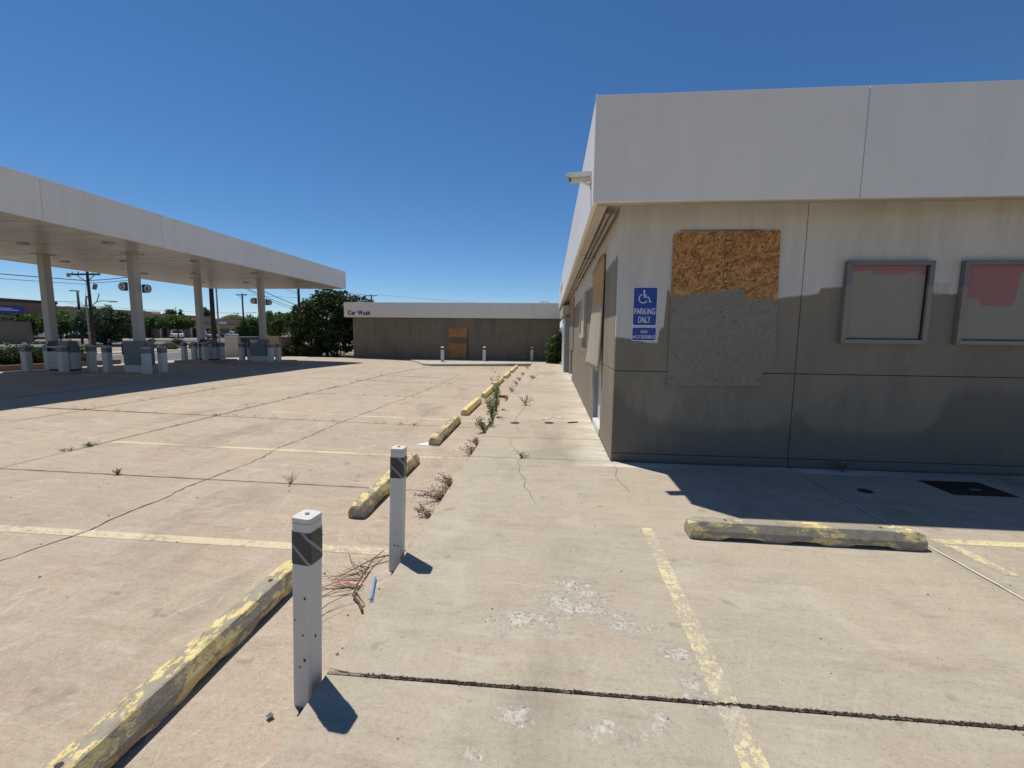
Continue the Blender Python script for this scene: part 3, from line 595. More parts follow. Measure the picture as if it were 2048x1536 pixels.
lp = box_obj('wall_lamp', MT['frame_metal'], cw, -7.12, 27.12, 2.49, -6.72, 27.3, 2.60, bevel=.01)
box_obj('roof_vent', MT['roof_white'], cw, -.75, 28.5, 3.46, -.15, 29.2, 3.78, bevel=.02)
xs = -12.86; me_w = []
def letters(txt, x0, x1, zb, cap, y):
    meshes = [(c, text_mesh(c, 1.0, 0) if c != ' ' else None) for c in txt]; adv = []
    for c, me in meshes:
        if me is None: adv.append((0, .32)); continue
        co = np.empty(len(me.vertices)*3); me.vertices.foreach_get('co', co); co = co.reshape(-1, 3); adv.append((co[:, 0].min(), co[:, 0].max()-co[:, 0].min()+.085))
    tot = sum(a[1] for a in adv); sx = (x1-x0)/tot; sz = cap/.70; x = x0
    for (c, me), (mn, ad) in zip(meshes, adv):
        if me is not None:
            co = np.empty(len(me.vertices)*3); me.vertices.foreach_get('co', co); co = co.reshape(-1, 3); q = np.empty_like(co)
            q[:, 0] = x+(co[:, 0]-mn)*sx; q[:, 1] = y; q[:, 2] = zb+co[:, 1]*sz; me.vertices.foreach_set('co', q.ravel())
            me.materials.clear(); me.materials.append(MT['letter_blue']); me.update()
            o = bpy.data.objects.new('letter', me); COL.objects.link(o); o.parent = cw; sd = o.modifiers.new('t', 'SOLIDIFY'); sd.thickness = .03; sd.offset = 0
        x += ad*sx
letters('Car Wash', -12.86, -11.40, 2.745, .27, 26.985)
# ================================================================== FUEL CANOPY
X0, X1, Y0c, Y1c, ZB, ZT = -19.5, -11.5, 2.9, 24.0, 4.07, 5.0
ca = tag(empty('fuel_canopy'), 'flat white fuel station canopy on square columns left of the lot', 'canopy')
cj = [2.9, 6.15, 9.25, 12.34, 15.4, 18.2, 21.1, 24.0]
for a, b in zip(cj[:-1], cj[1:]):
    box_obj('fascia_panel', MT['canopy_white'], ca, X1-.05, a+.004, ZB-.02, X1, b-.004, ZT, bevel=.005)
    box_obj('fascia_panel', MT['canopy_white'], ca, X0, a+.004, ZB-.02, X0+.05, b-.004, ZT, bevel=.005)
for a, b in ((-19.44, -16.8), (-16.8, -14.2), (-14.2, -11.56)):
    box_obj('fascia_panel', MT['canopy_white'], ca, a+.003, Y1c-.05, ZB-.02, b-.003, Y1c-.002, ZT); box_obj('fascia_panel', MT['canopy_white'], ca, a+.003, Y0c+.002, ZB-.02, b-.003, Y0c+.05, ZT)
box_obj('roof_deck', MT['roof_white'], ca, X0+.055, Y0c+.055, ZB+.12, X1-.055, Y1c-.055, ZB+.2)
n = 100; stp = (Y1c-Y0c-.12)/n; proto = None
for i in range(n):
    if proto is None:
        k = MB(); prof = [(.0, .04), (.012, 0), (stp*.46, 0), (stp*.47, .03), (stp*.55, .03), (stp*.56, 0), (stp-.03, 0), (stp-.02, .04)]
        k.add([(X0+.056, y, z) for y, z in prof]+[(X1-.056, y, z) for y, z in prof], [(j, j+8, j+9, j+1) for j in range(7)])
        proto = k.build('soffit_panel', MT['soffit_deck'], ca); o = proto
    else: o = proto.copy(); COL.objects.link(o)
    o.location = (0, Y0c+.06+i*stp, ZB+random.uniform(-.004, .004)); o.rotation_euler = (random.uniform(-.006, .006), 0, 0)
for x in (-12.55, -15.25, -17.6):
    for y in (5.6, 8.6, 11.67, 14.7, 17.8, 21.0):
        k = MB(); k.cbox((x, y, ZB-.02), (.26, .18, .04)); l = k.build('soffit_light', MT['column_paint'], ca, bevel=.02); k = MB(); k.cbox((x, y, ZB-.045), (.18, .12, .008)); k.build('lens', MT['lens_glass'], l)
for (x, y) in ((-16.75, 13.35), (-13.5, 13.3), (-16.68, 19.6), (-13.5, 19.55), (-16.75, 7.1), (-13.5, 7.05)):
    c = MB(); c.cbox((x, y, (ZB+.1)/2+.03), (.23, .23, ZB-.15+.2)); c = c.build('column', MT['column_paint'], ca, bevel=.012)
    k = MB(); k.cbox((x, y, ZB-.01), (.42, .42, .03)); k.build('column_flange', MT['column_paint'], c)
    k = MB(); k.cbox((x, y, .30), (.34, .34, .02)); k.build('base_plate', MT['column_paint'], c)
for (y0, y1) in ((12.1, 14.1), (18.4, 20.3)):
    for (x0, x1) in ((-17.2, -15.3), (-14.5, -12.2)):
        g = gz((x0+x1)/2, (y0+y1)/2); k = MB(); k.prism(rrect(x0, y0, x1, y1, .25), lambda a, b: (a, b, g-.1), lambda a, b: (a, b, .265)); tag(k.build('pump_island', MT['lot_concrete'], bevel=.015), kind='structure')
# pump number signs
def number_sign(ch, x, y, z, side, label):
    sg = tag(empty('pump_number_sign', (x, y, z)), label, 'sign', 'pump number signs')
    f = lambda yy: (lambda a, b: (a, yy, b)); pl = [(.135*math.cos(R(a)), .135*math.sin(R(a))) for a in range(90, 271, 15)]
    pl = [(-.04+p[0], p[1]) for p in pl]+[(.15, -.135), (.15, .135)]
    if side > 0: pl = [(-p[0], p[1]) for p in pl][::-1]
    MB().prism(pl, f(.012), f(-.012)).build('plate', MT['navy'], sg)
    cx = -.04 if side < 0 else .04
    MB().prism([(cx+.118*math.cos(R(a)), .118*math.sin(R(a))) for a in range(0, 360, 15)], f(-.0125), f(-.016)).build('disc', MT['sign_white'], sg)
    text_obj('numeral', ch, MT['number_black'], sg, cx-.052, cx+.052, -.075, .075, -.018)
number_sign('5', -13.765, 13.16, 3.01, -1, 'round white number 5 plate left of the nearer canopy column')
number_sign('6', -13.24, 13.44, 2.97, 1, 'round white number 6 plate right of the nearer canopy column')
number_sign('7', -13.765, 19.4, 3.03, -1, 'round white number 7 plate left of the farther canopy column')
number_sign('8', -13.24, 19.69, 2.99, 1, 'number 8 plate half hidden right of the farther canopy column')
# fuel dispensers
def dispenser_a(x0, x1, y0, label):
    d = tag(empty('fuel_dispenser', ((x0+x1)/2, y0, .265)), label, 'fuel dispenser', 'dead fuel dispensers under the canopy'); w = (x1-x0)/2
    box_obj('base', MT['black'], d, -w+.02, .02, 0, w-.02, .33, .05)
    box_obj('cabinet', MT['dispenser_white'], d, -w, 0, .05, w, .35, .60, bevel=.01)
    box_obj('side_panel', MT['dispenser_grey'], d, .06, .01, .603, w-.005, .34, .80, bevel=.006)
    b = box_obj('display_head', MT['dispenser_white'], d, -w+.005, .01, .603, .055, .34, .80, bevel=.006)
    box_obj('screen', MT['dark_glass'], b, -w+.03, .004, .63, -.06, .012, .75); box_obj('screen_frame', MT['frame_metal'], b, -.05, .003, .62, -.02, .012, .76)
    f = lambda yy: (lambda a, b: (a, yy, b))
    MB().prism([(-w+.01, .803), (w-.01, .803), (w-.09, .98), (-w+.09, .98)], f(.34), f(.02)).build('hood', MT['dispenser_grey'], d, bevel=.01)
    MB().prism([(-w+.03, .81), (.0, .81), (-.02, .972), (-w+.10, .972)], f(.019), f(.012)).build('hood_screen', MT['black'], d)
    for i in range(3): box_obj('panel_seam', MT['frame_metal'], d, -w+.05, -.002, .12+i*.15, w-.05, -.0005, .128+i*.15)
    box_obj('card_reader', MT['black'], b, -.015, .0, .64, .03, .0095, .72); box_obj('notice_label', MT['sign_white'], d, .14, .002, .64, .28, .0095, .74)
    return d
def dispenser_b(x0, x1, y0, label, torn=False):
    d = tag(empty('fuel_dispenser', ((x0+x1)/2, y0, .265)), label, 'fuel dispenser', 'dead fuel dispensers under the canopy'); w = (x1-x0)/2
    box_obj('base', MT['dispenser_white'], d, -w-.01, -.01, 0, w+.01, .30, .24, bevel=.008); box_obj('cover_sheet', MT['dispenser_grey'], d, -w, 0, .243, w, .28, 1.0, bevel=.008)
    box_obj('nozzle_boot', MT['black'], d, -w-.12, .06, .55, -w-.002, .2, .93, bevel=.02); box_obj('edge_trim', MT['black'], d, w-.03, -.004, .25, w-.002, -.001, .99)
    if torn:
        k = MB(); k.prism([(-w+.03, .85), (-.20, .83), (-.05, .88), (.0, .96), (-w+.03, .98)], lambda a, b: (a, -.001, b), lambda a, b: (a, -.004, b)); k.build('torn_label', MT['dispenser_white'], d)
dispenser_a(-16.38, -15.55, 12.85, 'white and grey fuel dispenser with sloped hood, leftmost under the canopy')
dispenser_b(-13.62, -12.80, 12.82, 'fuel dispenser sheeted in plain grey metal below the number 5 and 6 plates')
dispenser_a(-16.38, -15.62, 19.05, 'farther white fuel dispenser with sloped hood beside the pale enclosure wall')
dispenser_b(-13.80, -13.0, 19.0, 'grey sheeted fuel dispenser with torn label below the number 7 plate', True)
# bollards
def band_mesh(name, mat, parent, hw, z0, z1, r=.0):
    """square sleeve with running UVs for its stripes"""
    c = [(-hw+r, -hw), (hw-r, -hw), (hw, -hw+r), (hw, hw-r), (hw-r, hw), (-hw+r, hw), (-hw, hw-r), (-hw, -hw+r)] if r else [(-hw, -hw), (hw, -hw), (hw, hw), (-hw, hw)]
    n = len(c); per = [0]
    for i in range(n): per.append(per[-1]+math.dist(c[i], c[(i+1) % n]))
    k = MB(); k.add([(x, y, z0) for x, y in c]+[(x, y, z1) for x, y in c], [(i, (i+1) % n, n+(i+1) % n, n+i) for i in range(n)]); o = k.build(name, mat, parent)
    uv = o.data.uv_layers.new(name='UVMap')
    for i in range(n):
        for j, (u, v) in enumerate(((per[i], z0), (per[i+1], z0), (per[i+1], z1), (per[i], z1))): uv.data[4*i+j].uv = (u, v)
    return o
def near_bollard():
    b = empty('bollard'); h = .048; r = .011
    pr = [(-h+r, -h), (h-r, -h), (h, -h+r), (h, h-r), (h-r, h), (-h+r, h), (-h, h-r), (-h, -h+r)]
    MB().prism(pr, lambda x, y: (x, y, -.02), lambda x, y: (x, y, .89)).build('post', MT['bollard_white'], b, bevel=.003)
    c = MB().prism([(x*1.02, y*1.02) for x, y in pr], lambda x, y: (x, y, .8905), lambda x, y: (x, y, .915)).build('cap', MT['bollard_white'], b, bevel=.006)
    MB().tube([(0, 0, .915), (0, 0, .921)], .010, 8).build('cap_bolt', MT['galvanised'], c)
    band_mesh('striped_band', MT['band_near'], b, h+.0015, .70, .85, r)
    for i in range(7):
        a = random.choice([(-h-.0012, random.uniform(-.04, .04)), (random.uniform(-.04, .04), -h-.0012), (random.uniform(-.04, .04), -h-.0012), (h+.0012, random.uniform(-.04, .04))]); z = random.uniform(.05, .55); s = random.uniform(.003, .007)
        MB().box(a[0]-(.001 if abs(a[0]) > h else s*.7), a[1]-(.001 if abs(a[1]) > h else s*.7), z, a[0]+(.001 if abs(a[0]) > h else s*.7), a[1]+(.001 if abs(a[1]) > h else s*.7), z+s*2).build('paint_chip', MT['black'], b)
    return b
GB = 'white steel bollards at the sidewalk kerb'
b1 = near_bollard(); b1.location = (-1.105, 1.785, -.12); b1.rotation_euler = (0, R(2.4), R(-6)); tag(b1, 'nearest white square bollard with dark striped band and flat cap', 'bollard', GB)
b2 = near_bollard(); b2.location = (-1.095, 2.95, -.12); b2.rotation_euler = (R(-.5), R(2.0), R(3)); tag(b2, 'second nearest square bollard, beside the dry branch at the kerb', 'bollard', GB)
for (x, y) in ((-1.115, 1.78), (-1.105, 2.95)):
    k = MB(); k.prism([(x+.095*math.cos(R(a))*random.uniform(.85, 1.05), y+.095*math.sin(R(a))*random.uniform(.92, 1.05)) for a in range(0, 360, 20)], lambda a, b: (a, b, -.16), lambda a, b: (min(a, -1.034), b, -.1185)); k.build('post_footing', MT['dirt'], lot)
def dome_bollard(band, hw, H):
    b = empty('bollard'); r = hw*.25
    pr = [(-hw+r, -hw), (hw-r, -hw), (hw, -hw+r), (hw, hw-r), (hw-r, hw), (-hw+r, hw), (-hw, hw-r), (-hw, -hw+r)]
    MB().prism(pr, lambda x, y: (x, y, -.06), lambda x, y: (x, y, H-.06)).build('post', MT['bollard_white'], b)
    k = MB(); rings = [(1.06, H-.0595), (1.06, H-.03), (.85, H-.008), (.4, H+.006)]
    for s_, z in rings: k.v += [(x*s_, y*s_, z) for x, y in pr]
    for i in range(3):
        for j in range(8): k.f.append((i*8+j, i*8+(j+1) % 8, i*8+8+(j+1) % 8, i*8+8+j)); k.m.append(0)
    k.f.append(tuple(range(24, 32))); k.m.append(0); k.build('cap', MT['column_paint'] if band == 'band_far' else MT['sign_white'], b, smooth=False)
    band_mesh('striped_band', MT[band], b, hw+.004, H-.21 if band == 'band_far' else H-.16, H-.062, r); return b
proto = dome_bollard('band_far', .10, .84); GC = 'striped bollards guarding the fuel dispensers'
spots = [(-16.74, 12.56, 'left end, front, of the leftmost dispenser'), (-16.73, 13.18, 'mostly hidden behind the leftmost canopy column'), (-15.62, 12.70, 'directly in front of the leftmost dispenser'), (-15.3, 13.3, 'at the right end of the leftmost dispenser'),
         (-14.11, 12.74, 'left of the grey sheeted dispenser numbered 5 and 6'), (-12.54, 12.53, 'overlapping the right edge of the dispenser numbered 5 and 6'), (-12.53, 13.09, 'standing clear to the right of the dispenser numbered 5 and 6'),
         (-16.86, 18.78, 'leftmost of the pair left of the third canopy column'), (-16.46, 18.89, 'right one of the pair left of the third canopy column'), (-15.86, 18.80, 'in front of the farther sloped-hood dispenser'), (-15.5, 19.4, 'at the right end of the farther sloped-hood dispenser'),
         (-14.27, 19.09, 'in front of the dark enclosure gate, left of number 7 dispenser'), (-14.19, 19.53, 'half hidden behind another left of the number 7 dispenser'), (-12.64, 18.76, 'at the front right corner of the number 7 dispenser'), (-12.55, 19.17, 'rightmost under the canopy')]
for i, (x, y, l) in enumerate(spots):
    o = proto if i == 0 else copy_tree(proto); o.location = (x, y, .265); o.rotation_euler = (random.uniform(-.012, .012), random.uniform(-.012, .012), random.uniform(-.1, .1))
    tag(o, 'striped white bollard '+l, 'bollard', GC)
proto = dome_bollard('band_cw', .085, .86); GW = 'white bollards in front of the car wash'
for i, (x, y, l) in enumerate(((-6.2, 24.74, 'white bollard left of the boarded car wash door'), (-3.95, 26.0, 'white bollard right of the boarded car wash door, middle of three'), (-1.12, 26.75, 'rightmost white bollard at the car wash, in line with the kerb'))):
    o = proto if i == 0 else copy_tree(proto); o.location = (x, y, 0); tag(o, l, 'bollard', GW)
# wheel stops
def wheel_stop(mat, L=1.80, W=.165, H=.134):
    k = MB(); n = 24; secs = []
    for i in range(n+1):
        t = i/n; y = (t-.5)*L; e = min(t, 1-t)*L
        zb = .022 if (.15 < t < .30 or .44 < t < .56 or .70 < t < .85) else 0.0
        ch = max(0, .05-e)/.05
        w0 = W/2*(1-.10*ch); w1 = W/2*(.62-.14*ch); h = H*(1-.16*ch)
        sec = [(-w0*.98, zb), (-w0, zb+.02), (-w0, h*.52), (-w1, h*.97), (-w1*.8, h), (w1*.8, h), (w1, h*.97), (w0, h*.52), (w0, zb+.02), (w0*.98, zb)]
        secs.append([(x+random.uniform(-.0015, .0015), y, z+random.uniform(-.0012, .0012)*(z > .03)) for x, z in sec])
    m = len(secs[0]); k.v = [p for s_ in secs for p in s_]
    for i in range(n):
        for j in range(m): k.f.append((i*m+j, i*m+(j+1) % m, (i+1)*m+(j+1) % m, (i+1)*m+j)); k.m.append(0)
    k.f.append(tuple(range(m))); k.f.append(tuple(reversed(range(n*m, n*m+m)))); k.m += [0, 0]
    k.f = [tuple(reversed(f)) for f in k.f]
    o = k.build('wheel_stop', mat)
    for y in (-.6, .6):
        MB().tube([(0, y, H-.01), (0, y, H+.002)], .014, 8).build('anchor_pin', MT['cast_iron'], o)
    return o
GWS = 'yellow wheel stops along the sidewalk kerb'
ordn = ['nearest, badly flaked', 'second from the camera, behind the second bollard', 'third from the camera, on a white patch', 'fourth from the camera, cleanly painted', 'fifth from the camera, beside the tall weed', 'sixth from the camera', 'seventh from the camera', 'eighth from the camera', 'farthest, by the far kerb']
pw, py_ = wheel_stop(MT['stop_worn']), wheel_stop(MT['stop_yellow'])
for i, y in enumerate((1.86, 4.62, 7.30, 9.80, 12.45, 15.1, 17.75, 20.3, 22.3)):
    src = pw if i < 3 else py_; o = src if i in (0, 3) else copy_tree(src)
    x = -1.76+random.uniform(-.015, .015) if i else -1.74
    o.location = (x, y, gz(x, y)+.004); o.rotation_euler = (0, R(1.2), R(random.uniform(-.8, .8) if i else 0)); 
    if i >= 7: o.scale = (1, .85, 1)
    tag(o, 'yellow wheel stop, '+ordn[i], 'wheel stop', GWS)
o = wheel_stop(MT['stop_bare']); o.location = (2.01, 3.49, .003); o.rotation_euler = (0, 0, R(-90.6)); o.scale = (1.0, .97, 1); tag(o, 'worn yellow wheel stop facing the front wall, away from the row', 'wheel stop')
# white paint spill at the third stop
k = MB(); k.add([(x, y, gz(x, y)+.004) for x, y in ((-2.02, 6.38), (-1.68, 6.36), (-1.70, 6.55), (-1.86, 6.62))], [(0, 1, 2, 3)]); k.build('paint_spill', MT['paper'], lot)
# small ironwork and litter
for i, (x, y, l) in enumerate(((-.614, 7.79, 'round iron cleanout cover on the sidewalk crack'), (.004, 7.88, 'round iron cleanout cover in mid sidewalk'), (3.34, 4.75, 'small round cap in the shade by the front wall'))):
    k = MB(); k.tube([(x, y, -.01), (x, y, .005)], .085 if i < 2 else .07, 20); o = k.build('cleanout_cover', MT['cast_iron']); tag(o, l, 'cover'); MB().box(x-.02, y-.006, .0052, x+.02, y+.006, .009).build('lift_slot', MT['black'], o)
o = MB().box(4.2, 4.74, -.01, 4.82, 5.19, .006).build('vault_lid', MT['steel_lid'], bevel=.003); tag(o, 'dark square steel vault lid in the shaded ground', 'lid')
MB().box(4.5, 4.9, .0065, 4.6, 4.93, .012).build('lift_handle', MT['galvanised'], o)
o = MB().cbox((.44, 7.95, .012), (.20, .022, .016), R(25)).build('metal_bar', MT['cast_iron']); tag(o, 'short dark metal bar lying by the side door', 'bar')
k = MB(); k.prism([(-.12, -.05), (.10, -.06), (.13, .02), (.05, .06), (-.02, .04), (-.11, .06)], lambda a, b: (-1.28+a, 11.75+b, gz(-1.28, 11.75)+.003), lambda a, b: (-1.28+a*.8, 11.75+b*.7, gz(-1.28, 11.75)+.06)); tag(k.build('plastic_scrap', MT['black']), 'crumpled black plastic scrap on the lot beside the kerb', 'litter')
for (x, y, a) in ((-.05, 8.25, .6), (.18, 8.4, -.5)):
    k = MB(); k.prism([(-.13, -.02), (.02, -.03), (.14, .0), (.02, .025)], lambda p, q: (x+p*math.cos(a)-q*math.sin(a), y+p*math.sin(a)+q*math.cos(a), .002), lambda p, q: (x+p*math.cos(a)-q*math.sin(a), y+p*math.sin(a)+q*math.cos(a), .012)); tag(k.build('paper_scrap', MT['paper']), 'white paper scrap on the sidewalk, '+('left' if x < 0 else 'right')+' one by the cleanout covers', 'litter', 'paper scraps')
k = MB(); k.tube([(-1.19, 2.79, -.10), (-1.12, 2.56, -.108)], .008, 8); o = k.build('plastic_straw', MT['blue_plastic']); tag(o, 'blue plastic tube lying against the kerb', 'litter'); MB().tube([(-1.12, 2.56, -.108), (-1.105, 2.545, -.10), (-1.13, 2.535, -.10)], .004, 6).build('split_end', MT['blue_plastic'], o)
rt = tag(empty('plastic_ties', (-1.32, 2.68, -.10)), 'bright red plastic ties caught in the dry branch', 'litter')
for i in range(7):
    a = random.uniform(-.03, .03); MB().tube([(-.12+random.uniform(-.02, .02), a, .015), (0, a*.2, .02), (.09+random.uniform(-.02, .02), a*1.3+.01, .016)], .0017, 5).build('tie', MT['red_plastic'], rt)
br = tag(empty('dry_branch', (-1.26, 2.70, -.115)), 'dry twiggy branch lying between the two nearest bollards', 'branch')
base = Vector((-1.26, 2.70, -.115))
def twig(pts, r, mat='twig'):
    MB().tube([Vector(p)-base for p in pts], [r*(1-.6*i/(len(pts)-1)) for i in range(len(pts))], 6).build('twig', MT[mat], br)
twig([(-1.12, 2.42, -.10), (-1.18, 2.50, -.095), (-1.24, 2.55, -.09), (-1.26, 2.64, -.085), (-1.27, 2.75, -.08), (-1.28, 2.90, -.075), (-1.28, 2.98, -.07), (-1.25, 3.12, -.07)], .008)
for i in range(19):
    t = random.random(); p = Vector((-1.265, 2.62+.36*t, -.085)); a = random.uniform(2.4, 3.9); L = random.uniform(.12, .42); q = [p]
    for j in range(5):
        a += random.uniform(-.35, .35); q.append(q[-1]+Vector((math.cos(a)*L/5, math.sin(a)*L/5*.8, random.uniform(-.012, .014)))); q[-1].z = max(q[-1].z, gz(q[-1].x, q[-1].y)+.004)
    twig(q, random.uniform(.0022, .004), random.choice(['twig', 'twig', 'twig_pale']))
twig([(-1.19, 3.06, -.08), (-1.28, 2.98, -.07), (-1.37, 2.84, -.08), (-1.47, 2.72, -.1)], .006); twig([(-1.255, 2.62, -.09), (-1.2, 2.56, -.1), (-1.14, 2.5, -.105)], .005, 'twig_pale')
twig([(-1.40, 2.30, -.1), (-1.34, 2.42, -.07), (-1.27, 2.5, -.06), (-1.2, 2.53, -.08)], .003); twig([(-1.36, 2.25, -.1), (-1.31, 2.36, -.08), (-1.25, 2.45, -.08)], .002)
k = MB()
def pebble(x, y, z, r):
    b = len(k.v); ps = [Vector((0, 0, 1)), Vector((1, 0, 0)), Vector((0, 1, 0)), Vector((-1, 0, 0)), Vector((0, -1, 0)), Vector((0, 0, -.4))]
    a = random.uniform(0, 6); k.add([(x+(p.x*math.cos(a)-p.y*math.sin(a))*r*random.uniform(.7, 1.3), y+(p.x*math.sin(a)+p.y*math.cos(a))*r*random.uniform(.7, 1.2), z+p.z*r*.6) for p in ps], [(0, 1, 2), (0, 2, 3), (0, 3, 4), (0, 4, 1), (5, 2, 1), (5, 3, 2), (5, 4, 3), (5, 1, 4)])
for i in range(150):
    x = random.uniform(-7, -1.1); y = random.uniform(1.3, 12); pebble(x, y, gz(x, y)+.004, random.choice([.005, .006, .008, .011]))
for i in range(60): pebble(random.uniform(-1, 4), random.uniform(1.2, 5.2), .002, random.choice([.003, .004, .005, .007, .009]))
for i in range(80): x = -1.05-abs(random.gauss(0, .06)); y = random.uniform(1.4, 20); pebble(x, y, gz(x, y)+.004, random.uniform(.004, .012))
for i in range(60): pebble(.80-abs(random.gauss(0, .04)), random.uniform(5.6, 16), .003, random.uniform(.004, .011))
tag(k.build('pebbles', MT['stone']), 'small dark pebbles and debris scattered over the concrete', 'pebbles', kind='stuff')
k = MB(); pebble(-1.215, 1.665, -.10, .020); tag(k.build('loose_stone', MT['stone']), 'round dark stone at the foot of the nearest bollard', 'stone')

# ================================================================== PLANTS
def leaf_mesh(name, P, size, mat, parent=None, flat=.0, aspect=1.0):
    """many small leaf-shaped faces at points P (n,3)"""
    n = len(P); a = RS.normal(size=(n, 3)); a[:, 2] *= (1-flat); a /= np.linalg.norm(a, axis=1)[:, None]
    b = RS.normal(size=(n, 3)); b -= (a*b).sum(1)[:, None]*a; b /= np.linalg.norm(b, axis=1)[:, None]
    s = size*RS.uniform(.6, 1.35, (n, 1)); up = np.cross(a, b)
    v = np.empty((n, 4, 3)); v[:, 0] = P-a*s*.5*aspect; v[:, 1] = P+b*s*.33+up*s*.06; v[:, 2] = P+a*s*.5*aspect; v[:, 3] = P-b*s*.33+up*s*.06
    me = bpy.data.meshes.new(name); me.vertices.add(4*n); me.vertices.foreach_set('co', v.ravel()); me.loops.add(4*n); me.loops.foreach_set('vertex_index', np.arange(4*n, dtype=np.int32))
    me.polygons.add(n); me.polygons.foreach_set('loop_start', np.arange(0, 4*n, 4, dtype=np.int32)); me.polygons.foreach_set('loop_total', np.full(n, 4, dtype=np.int32)); me.materials.append(mat); me.update(calc_edges=True)
    o = bpy.data.objects.new(name, me); COL.objects.link(o)
    if parent: o.parent = parent
    return o
def crown_points(n, lobes, clump=.22, nclump=60):
    """points gathered in clumps near the surface of a few lobes (cx, cy, cz, rx, ry, rz)"""
    L = np.array(lobes, float); vol = L[:, 3]*L[:, 4]*L[:, 5]; pick = RS.choice(len(L), nclump, p=vol/vol.sum())
    d = RS.normal(size=(nclump, 3)); d /= np.linalg.norm(d, axis=1)[:, None]; rr = RS.uniform(.45, 1.02, (nclump, 1))
    C = L[pick, :3]+d*rr*L[pick, 3:]; sz = clump*RS.uniform(.6, 1.5, nclump)*L[pick, 3:].mean(1)
    i = RS.randint(0, nclump, n); g = RS.normal(size=(n, 3)); g *= (RS.uniform(.2, 1, (n, 1))**.6)/np.linalg.norm(g, axis=1)[:, None]
    out = C[i]+g*sz[i][:, None]*np.array([1.15, 1.15, .8]); nf = int(n*.38); q = RS.choice(len(L), nf, p=vol/vol.sum())
    h = RS.normal(size=(nf, 3)); h *= (RS.uniform(.15, 1, (nf, 1))**.4)/np.linalg.norm(h, axis=1)[:, None]; out[:nf] = L[q, :3]+h*.93*L[q, 3:]; return out
def tree(name, loc, H, rx, trunk_h, mat, label, leaf_size, n, ry=None, lobes=None, group=None, cat='tree', nclump=70, clump=.3):
    t = empty(name, loc); ry = ry or rx; ch = H-trunk_h
    if lobes is None:
        lobes = [(0, 0, trunk_h+ch*.48, rx*.8, ry*.8, ch*.5)]
        for i in range(5): a = i*1.257+random.uniform(-.4, .4); lobes.append((math.cos(a)*rx*.5, math.sin(a)*ry*.5, trunk_h+ch*random.uniform(.3, .7), rx*random.uniform(.38, .52), ry*random.uniform(.38, .52), ch*random.uniform(.26, .36)))
    leaf_mesh('crown', crown_points(n, lobes, clump, nclump), leaf_size, MT[mat], t)
    k = MB(); r0 = max(.05, H*.024); k.tube([(0, 0, -.1), (.03*H*.3, 0, trunk_h*.6), (0, .02*H, trunk_h+ch*.25), (.02*H, 0, trunk_h+ch*.6)], [r0, r0*.8, r0*.6, r0*.25], 8)
    for i in range(6):
        a = i*1.05+random.uniform(-.3, .3); z = trunk_h*random.uniform(.6, 1.1); k.tube([(0, 0, z), (math.cos(a)*rx*.3, math.sin(a)*ry*.3, z+ch*.22), (math.cos(a)*rx*.65, math.sin(a)*ry*.65, z+ch*random.uniform(.3, .55))], [r0*.5, r0*.3, r0*.1], 6)
    k.build('trunk', MT['bark'], t); tag(t, label, cat, group); return t
def tree_px(name, xc, half, ytop, ybot, w, trunk, mat, label, leaf, n, **kw):
    p = at(xc, ybot, w); H = at(xc, ytop, w).z-p.z; return tree(name, p, H, half*w/FPX, H*trunk, mat, label, leaf, n, **kw)
# large dark tree by the car wash
bt = tree('broad_tree', (-15.2, 28.6, -.2), 5.0, 2.5, .5, 'leaf_dark', 'dense dark green tree crowding the left end of the car wash', .15, 30000, nclump=420, clump=.13,
     lobes=[(0, 0, 2.5, 2.0, 1.7, 2.1), (1.3, -.2, 3.5, 1.25, 1.2, 1.15), (-1.2, -.2, 2.9, 1.1, 1.1, 1.1), (-1.9, 0, 1.9, .9, 1.0, 1.0), (.3, -.3, 4.0, 1.0, 1.0, .85), (2.1, .3, 3.9, .9, .8, .6), (1.1, -.4, 1.5, 1.3, 1.0, 1.4), (2.9, .4, 3.75, .6, .6, .4), (-.9, -.3, 1.0, 1.2, .8, .9), (1.7, 0, 2.4, .8, .8, 1.3)])
GT = 'trees across the street'
def hedge(name, loc, L, D, H, mat, label, leaf, n, rz=0, cat='shrub', group=None, nl=6):
    t = empty(name, loc, rz); lob = [((i+.5)/nl*L-L/2, random.uniform(-.1, .1)*D, H*random.uniform(.36, .48), L/nl*.75, D*.5, H*random.uniform(.45, .56)) for i in range(nl)]
    leaf_mesh('foliage', crown_points(n, lob, .3, 24*nl), leaf, MT[mat], t); k = MB()
    for lo in lob: k.tube([(lo[0], lo[1], -.1), (lo[0]+.05, lo[1], H*.5)], [.03, .01], 5)
    k.build('stems', MT['bark'], t); tag(t, label, cat, group); return t
hedge('low_hedge', (-16.6, 27.6, -.08), 3.0, 1.3, .95, 'leaf_dark', 'low dark rounded hedge between the enclosure and the dark tree', .09, 9000, nl=5)
MB_k = MB().box(-18.0, 26.5, -.3, -12.9, 26.68, .06).build('planter_kerb', MT['kerb_concrete'], bevel=.02); tag(MB_k, kind='structure')
tag(MB().box(-18.0, 26.69, -.3, -12.75, 33, .02).build('planter_bed', MT['soil']), kind='structure')
